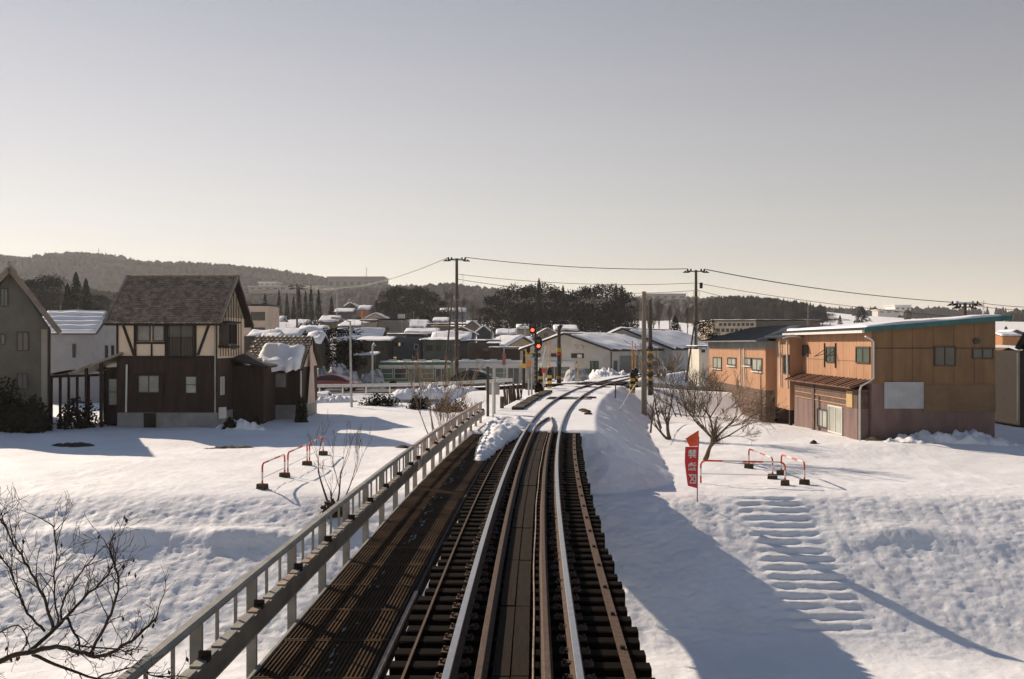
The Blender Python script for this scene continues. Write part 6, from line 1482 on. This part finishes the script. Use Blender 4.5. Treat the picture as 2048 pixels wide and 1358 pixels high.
trees('round', 285, [(1150, 580, 44, 694), (1170, 572, 46, 694), (1190, 566, 54, 694), (1212, 566, 54, 694), (1235, 572, 48, 694), (1252, 584, 36, 694), (1165, 620, 60, 696), (1205, 618, 64, 696), (1240, 622, 52, 696)], 'dome-shaped dark grove right of the signals', olab('dark evergreen from the left in the dome-shaped grove above the warehouse'))
trees('cedar', 283, [(1232, 566, 22, 640), (1244, 570, 20, 640)], 'cedar tips over the dome grove', olab('cedar tip from the left on the dome-shaped grove'))
trees('bare', 330, [(1275, 592, 40, 680), (1296, 598, 42, 682), (1318, 596, 44, 682), (1340, 602, 42, 684), (1262, 610, 40, 680), (1355, 612, 36, 684), (1306, 625, 46, 684), (1375, 606, 36, 684)], 'brown leafless wood right of the dome grove', olab('brown leafless tree from the left between the dome grove and second pole'))
trees('bare', 340, [(896, 575, 44, 660), (925, 590, 44, 670), (945, 600, 44, 672), (960, 612, 40, 674), (910, 612, 40, 668)], 'brown leafless trees in the gap', olab('brown leafless tree from the left in the gap beside the tall utility pole'))
trees('bare', 190, [(612, 640, 50, 690), (640, 650, 40, 690), (590, 648, 40, 690)], 'brown brush above the wing', olab('brown leafless tree from the left above the snowy loaf roof'))
trees('cedar', 150, [(1350, 632, 44, 700)], 'single conifers', 'dark brown-green conifer left of the second utility pole strut')
trees('round', 130, [(1412, 636, 36, 705)], 'single conifers', 'green bushy conifer just right of the second utility pole')
trees('round', 108, [(676, 654, 88, 752), (652, 676, 52, 752), (704, 684, 50, 752)], 'dark conifers above the ploughed snow', olab('big dark bushy conifer from the left behind the red car'))
trees('cedar', 420, [(1724, 612, 34, 648)], 'single conifers', 'lone rounded cedar above the snowy slanting roof')
trees('round', 480, [(1612, 622, 22, 650), (1628, 620, 24, 650), (1645, 624, 24, 650), (1660, 626, 22, 650)], 'dark copse on the snowfield', olab('dark tree from the left in the copse above the orange house'))
trees('cedar', 470, [(1680, 630, 11, 650), (1601, 628, 11, 650), (1548, 633, 12, 652), (1542, 638, 9, 652)], 'small conifers on the snowfield', olab('small conifer from the left on the far snowfield'))
trees('cedar', 300, [(2012, 652, 20, 682), (2022, 660, 14, 682)], 'small conifers at the right edge', olab('small conifer from the left in the right edge gap'))

# ------------------------------------------------------------------ wooded hills: terrain plus a forest that reads as one mass
def hill(name, label, sky_pts, Y, depth, base_px, n, seed, tree_h, cone=.5, m=None, hm=None):
    xs_ = [PX(a, Y) for a, b in sky_pts]; zs_ = [PZ(b, Y)-tree_h*1.45 for a, b in sky_pts]; zb = PZ(base_px, Y-depth)
    def hz(x, t):                                     # t 0 foot (near) .. 1 crest .. 2 far foot
        zt = np.interp(x, xs_, zs_); s = math.sin(min(t, 2-t)*math.pi/2)**1.15
        nz_ = sfbm(x/(depth*.35), t*2.2, seed, 3)
        return zb+(zt-zb)*s*(1+.30*nz_*math.sin(min(t, 2-t)*math.pi))-8*(t > 1.5)
    mb = MB(); mb.grid(lambda u, v: (xs_[0]+(xs_[-1]-xs_[0])*u, Y-depth+depth*2*v, hz(xs_[0]+(xs_[-1]-xs_[0])*u, 2*v)), 90, 24)
    o = mb.build(name, hm or M_forest, None, True); tag(o, label, kind='structure')
    rg = random.Random(seed); mb = MB()
    V = []; Fc = []
    for k in range(n):
        t = rg.random()**.6*1.04; x = rg.uniform(xs_[0], xs_[-1]); y = Y-depth+depth*t; z = hz(x, t)
        h = tree_h*rg.uniform(.65, 1.3); r = h*rg.uniform(.20, .30)
        i0 = len(V); ns_ = 6; a0 = rg.uniform(0, 6.28)
        if rg.random() < cone:
            rings = ((-.1, .75), (.45, .62), (1.0, .0))
        else:
            r *= 1.55; rings = ((-.1, .7), (.35, 1.0), (.72, .78), (.95, .0))
        for hh, rr in rings[:-1]:
            for q in range(ns_):
                jj = rg.uniform(.75, 1.25); V.append((x+r*rr*jj*math.cos(a0+1.047*q), y+r*rr*jj*math.sin(a0+1.047*q), z+h*hh*rg.uniform(.88, 1.12)))
        V.append((x, y, z+h*rings[-1][0])); top_ = len(V)-1; nr = len(rings)-1
        for j in range(nr-1):
            for q in range(ns_): Fc.append((i0+j*ns_+q, i0+j*ns_+(q+1) % ns_, i0+(j+1)*ns_+(q+1) % ns_, i0+(j+1)*ns_+q))
        for q in range(ns_): Fc.append((i0+(nr-1)*ns_+q, i0+(nr-1)*ns_+(q+1) % ns_, top_))
    mb.v = V; mb.f = Fc; mb.m = [0]*len(Fc)
    tag(mb.build('forest', m or M_forest), 'dense forest covering the '+label, kind='stuff')
hill('hill', 'long wooded ridge on the left skyline', [(-150, 512), (0, 510), (40, 508), (70, 512), (120, 518), (170, 518), (215, 508), (260, 510), (300, 522), (370, 526), (430, 526), (500, 530), (560, 536), (620, 546), (670, 555), (740, 566), (800, 574)], 1500, 520, 640, 6500, 201, 11, .35, M_fpale, M_fpale)
hill('hill', 'low wooded rise behind the left trees', [(-150, 560), (0, 562), (60, 556), (110, 556), (200, 572), (300, 585), (420, 590), (500, 590)], 620, 180, 660, 1500, 203, 8, .5)
hill('hill', 'middle wooded hills behind the groves', [(480, 585), (600, 590), (680, 580), (760, 572), (800, 566), (850, 566), (900, 560), (960, 566), (1010, 572), (1100, 584), (1180, 588), (1260, 592), (1330, 596), (1400, 590)], 1000, 330, 650, 3200, 207, 9, .4, M_fpale, M_fpale)
hill('hill', 'bare flat-topped far plateau behind the second pole', [(1200, 596), (1280, 590), (1372, 590), (1400, 600), (1450, 606)], 1500, 300, 640, 700, 209, 8, .3, M_fpale, M_fpale)
hill('hill', 'wooded knoll right of the second pole', [(1360, 618), (1395, 598), (1420, 588), (1460, 586), (1490, 588), (1520, 594), (1542, 604), (1552, 625)], 620, 110, 640, 1500, 211, 8, .75)
hill('hill', 'thin wooded ridge along the right skyline', [(1500, 598), (1560, 602), (1600, 610), (1660, 612), (1720, 614), (1780, 616), (1850, 614), (1900, 620), (1960, 632), (2040, 628), (2200, 620)], 1150, 60, 632, 2100, 213, 10, .7)
hill('hill', 'snow-covered field slope on the right skyline', [(1480, 612), (1545, 604), (1600, 612), (1640, 622), (1720, 634), (1850, 640), (2000, 644), (2200, 640)], 1000, 420, 652, 60, 217, 6, .6, None, M_snow)
hill('hill', 'wooded rise beyond the right edge houses', [(1930, 640), (1985, 626), (2010, 622), (2060, 630), (2200, 622)], 700, 60, 648, 420, 219, 9, .8)
# radio mast and pylons on the skyline
def mast(px_, t, b, Y, label):
    R = thing('pylon', P(px_, b, Y), label, 'pylon', 'pylons on the skyline'); s = (b-t)*Y/FPX; c = P(px_, b, Y); mb = MB()
    for a, d in ((-1, -1), (1, -1), (1, 1), (-1, 1)): mb.bar(c+Vector((a*s*.06, d*s*.06, 0)), c+Vector((0, 0, s)), s*.012)
    mb.build('leg', M_steel, R); mb = MB()
    for k in range(1, 6): w = s*.06*(1-k/6.5); z = s*k/6; mb.bar(c+Vector((-w, -w, z)), c+Vector((w, -w, z)), s*.008)
    mb.build('lattice', M_steel, R); mb = MB(); mb.bar(c+Vector((-s*.13, 0, s*.82)), c+Vector((s*.13, 0, s*.82)), s*.012); mb.bar(c+Vector((-s*.1, 0, s*.92)), c+Vector((s*.1, 0, s*.92)), s*.012); mb.build('arm', M_steel, R)
mast(197.5, 496, 520, 1480, 'thin mast standing on the left wooded ridge'); mast(733, 534, 560, 1400, 'lattice pylon above the grey hall on the left hill'); mast(926, 548, 572, 1350, 'lattice pylon just right of the tall utility pole'); mast(1967, 600, 634, 900, 'lattice pylon above the right end of the slanting roof')

# ------------------------------------------------------------------ haze
hz_ = bpy.data.meshes.new('haze'); hb = MB(); hb.box(-4600, 4600, -600, 4600, -14, 190)
ho = hb.build('haze', [])
ho.data.materials.clear()
m = bpy.data.materials.new('haze'); m.use_nodes = True; nt = m.node_tree
for n_ in list(nt.nodes):
    if n_.type != 'OUTPUT_MATERIAL': nt.nodes.remove(n_)
pv = nt.nodes.new('ShaderNodeVolumePrincipled'); pv.inputs['Color'].default_value = (.92, .92, .94, 1); pv.inputs['Density'].default_value = HAZE_D; pv.inputs['Anisotropy'].default_value = .3
nt.links.new(pv.outputs[0], nt.nodes['Material Output'].inputs['Volume']); ho.data.materials.append(m)
tag(ho, 'pale winter haze over the whole valley', kind='stuff')
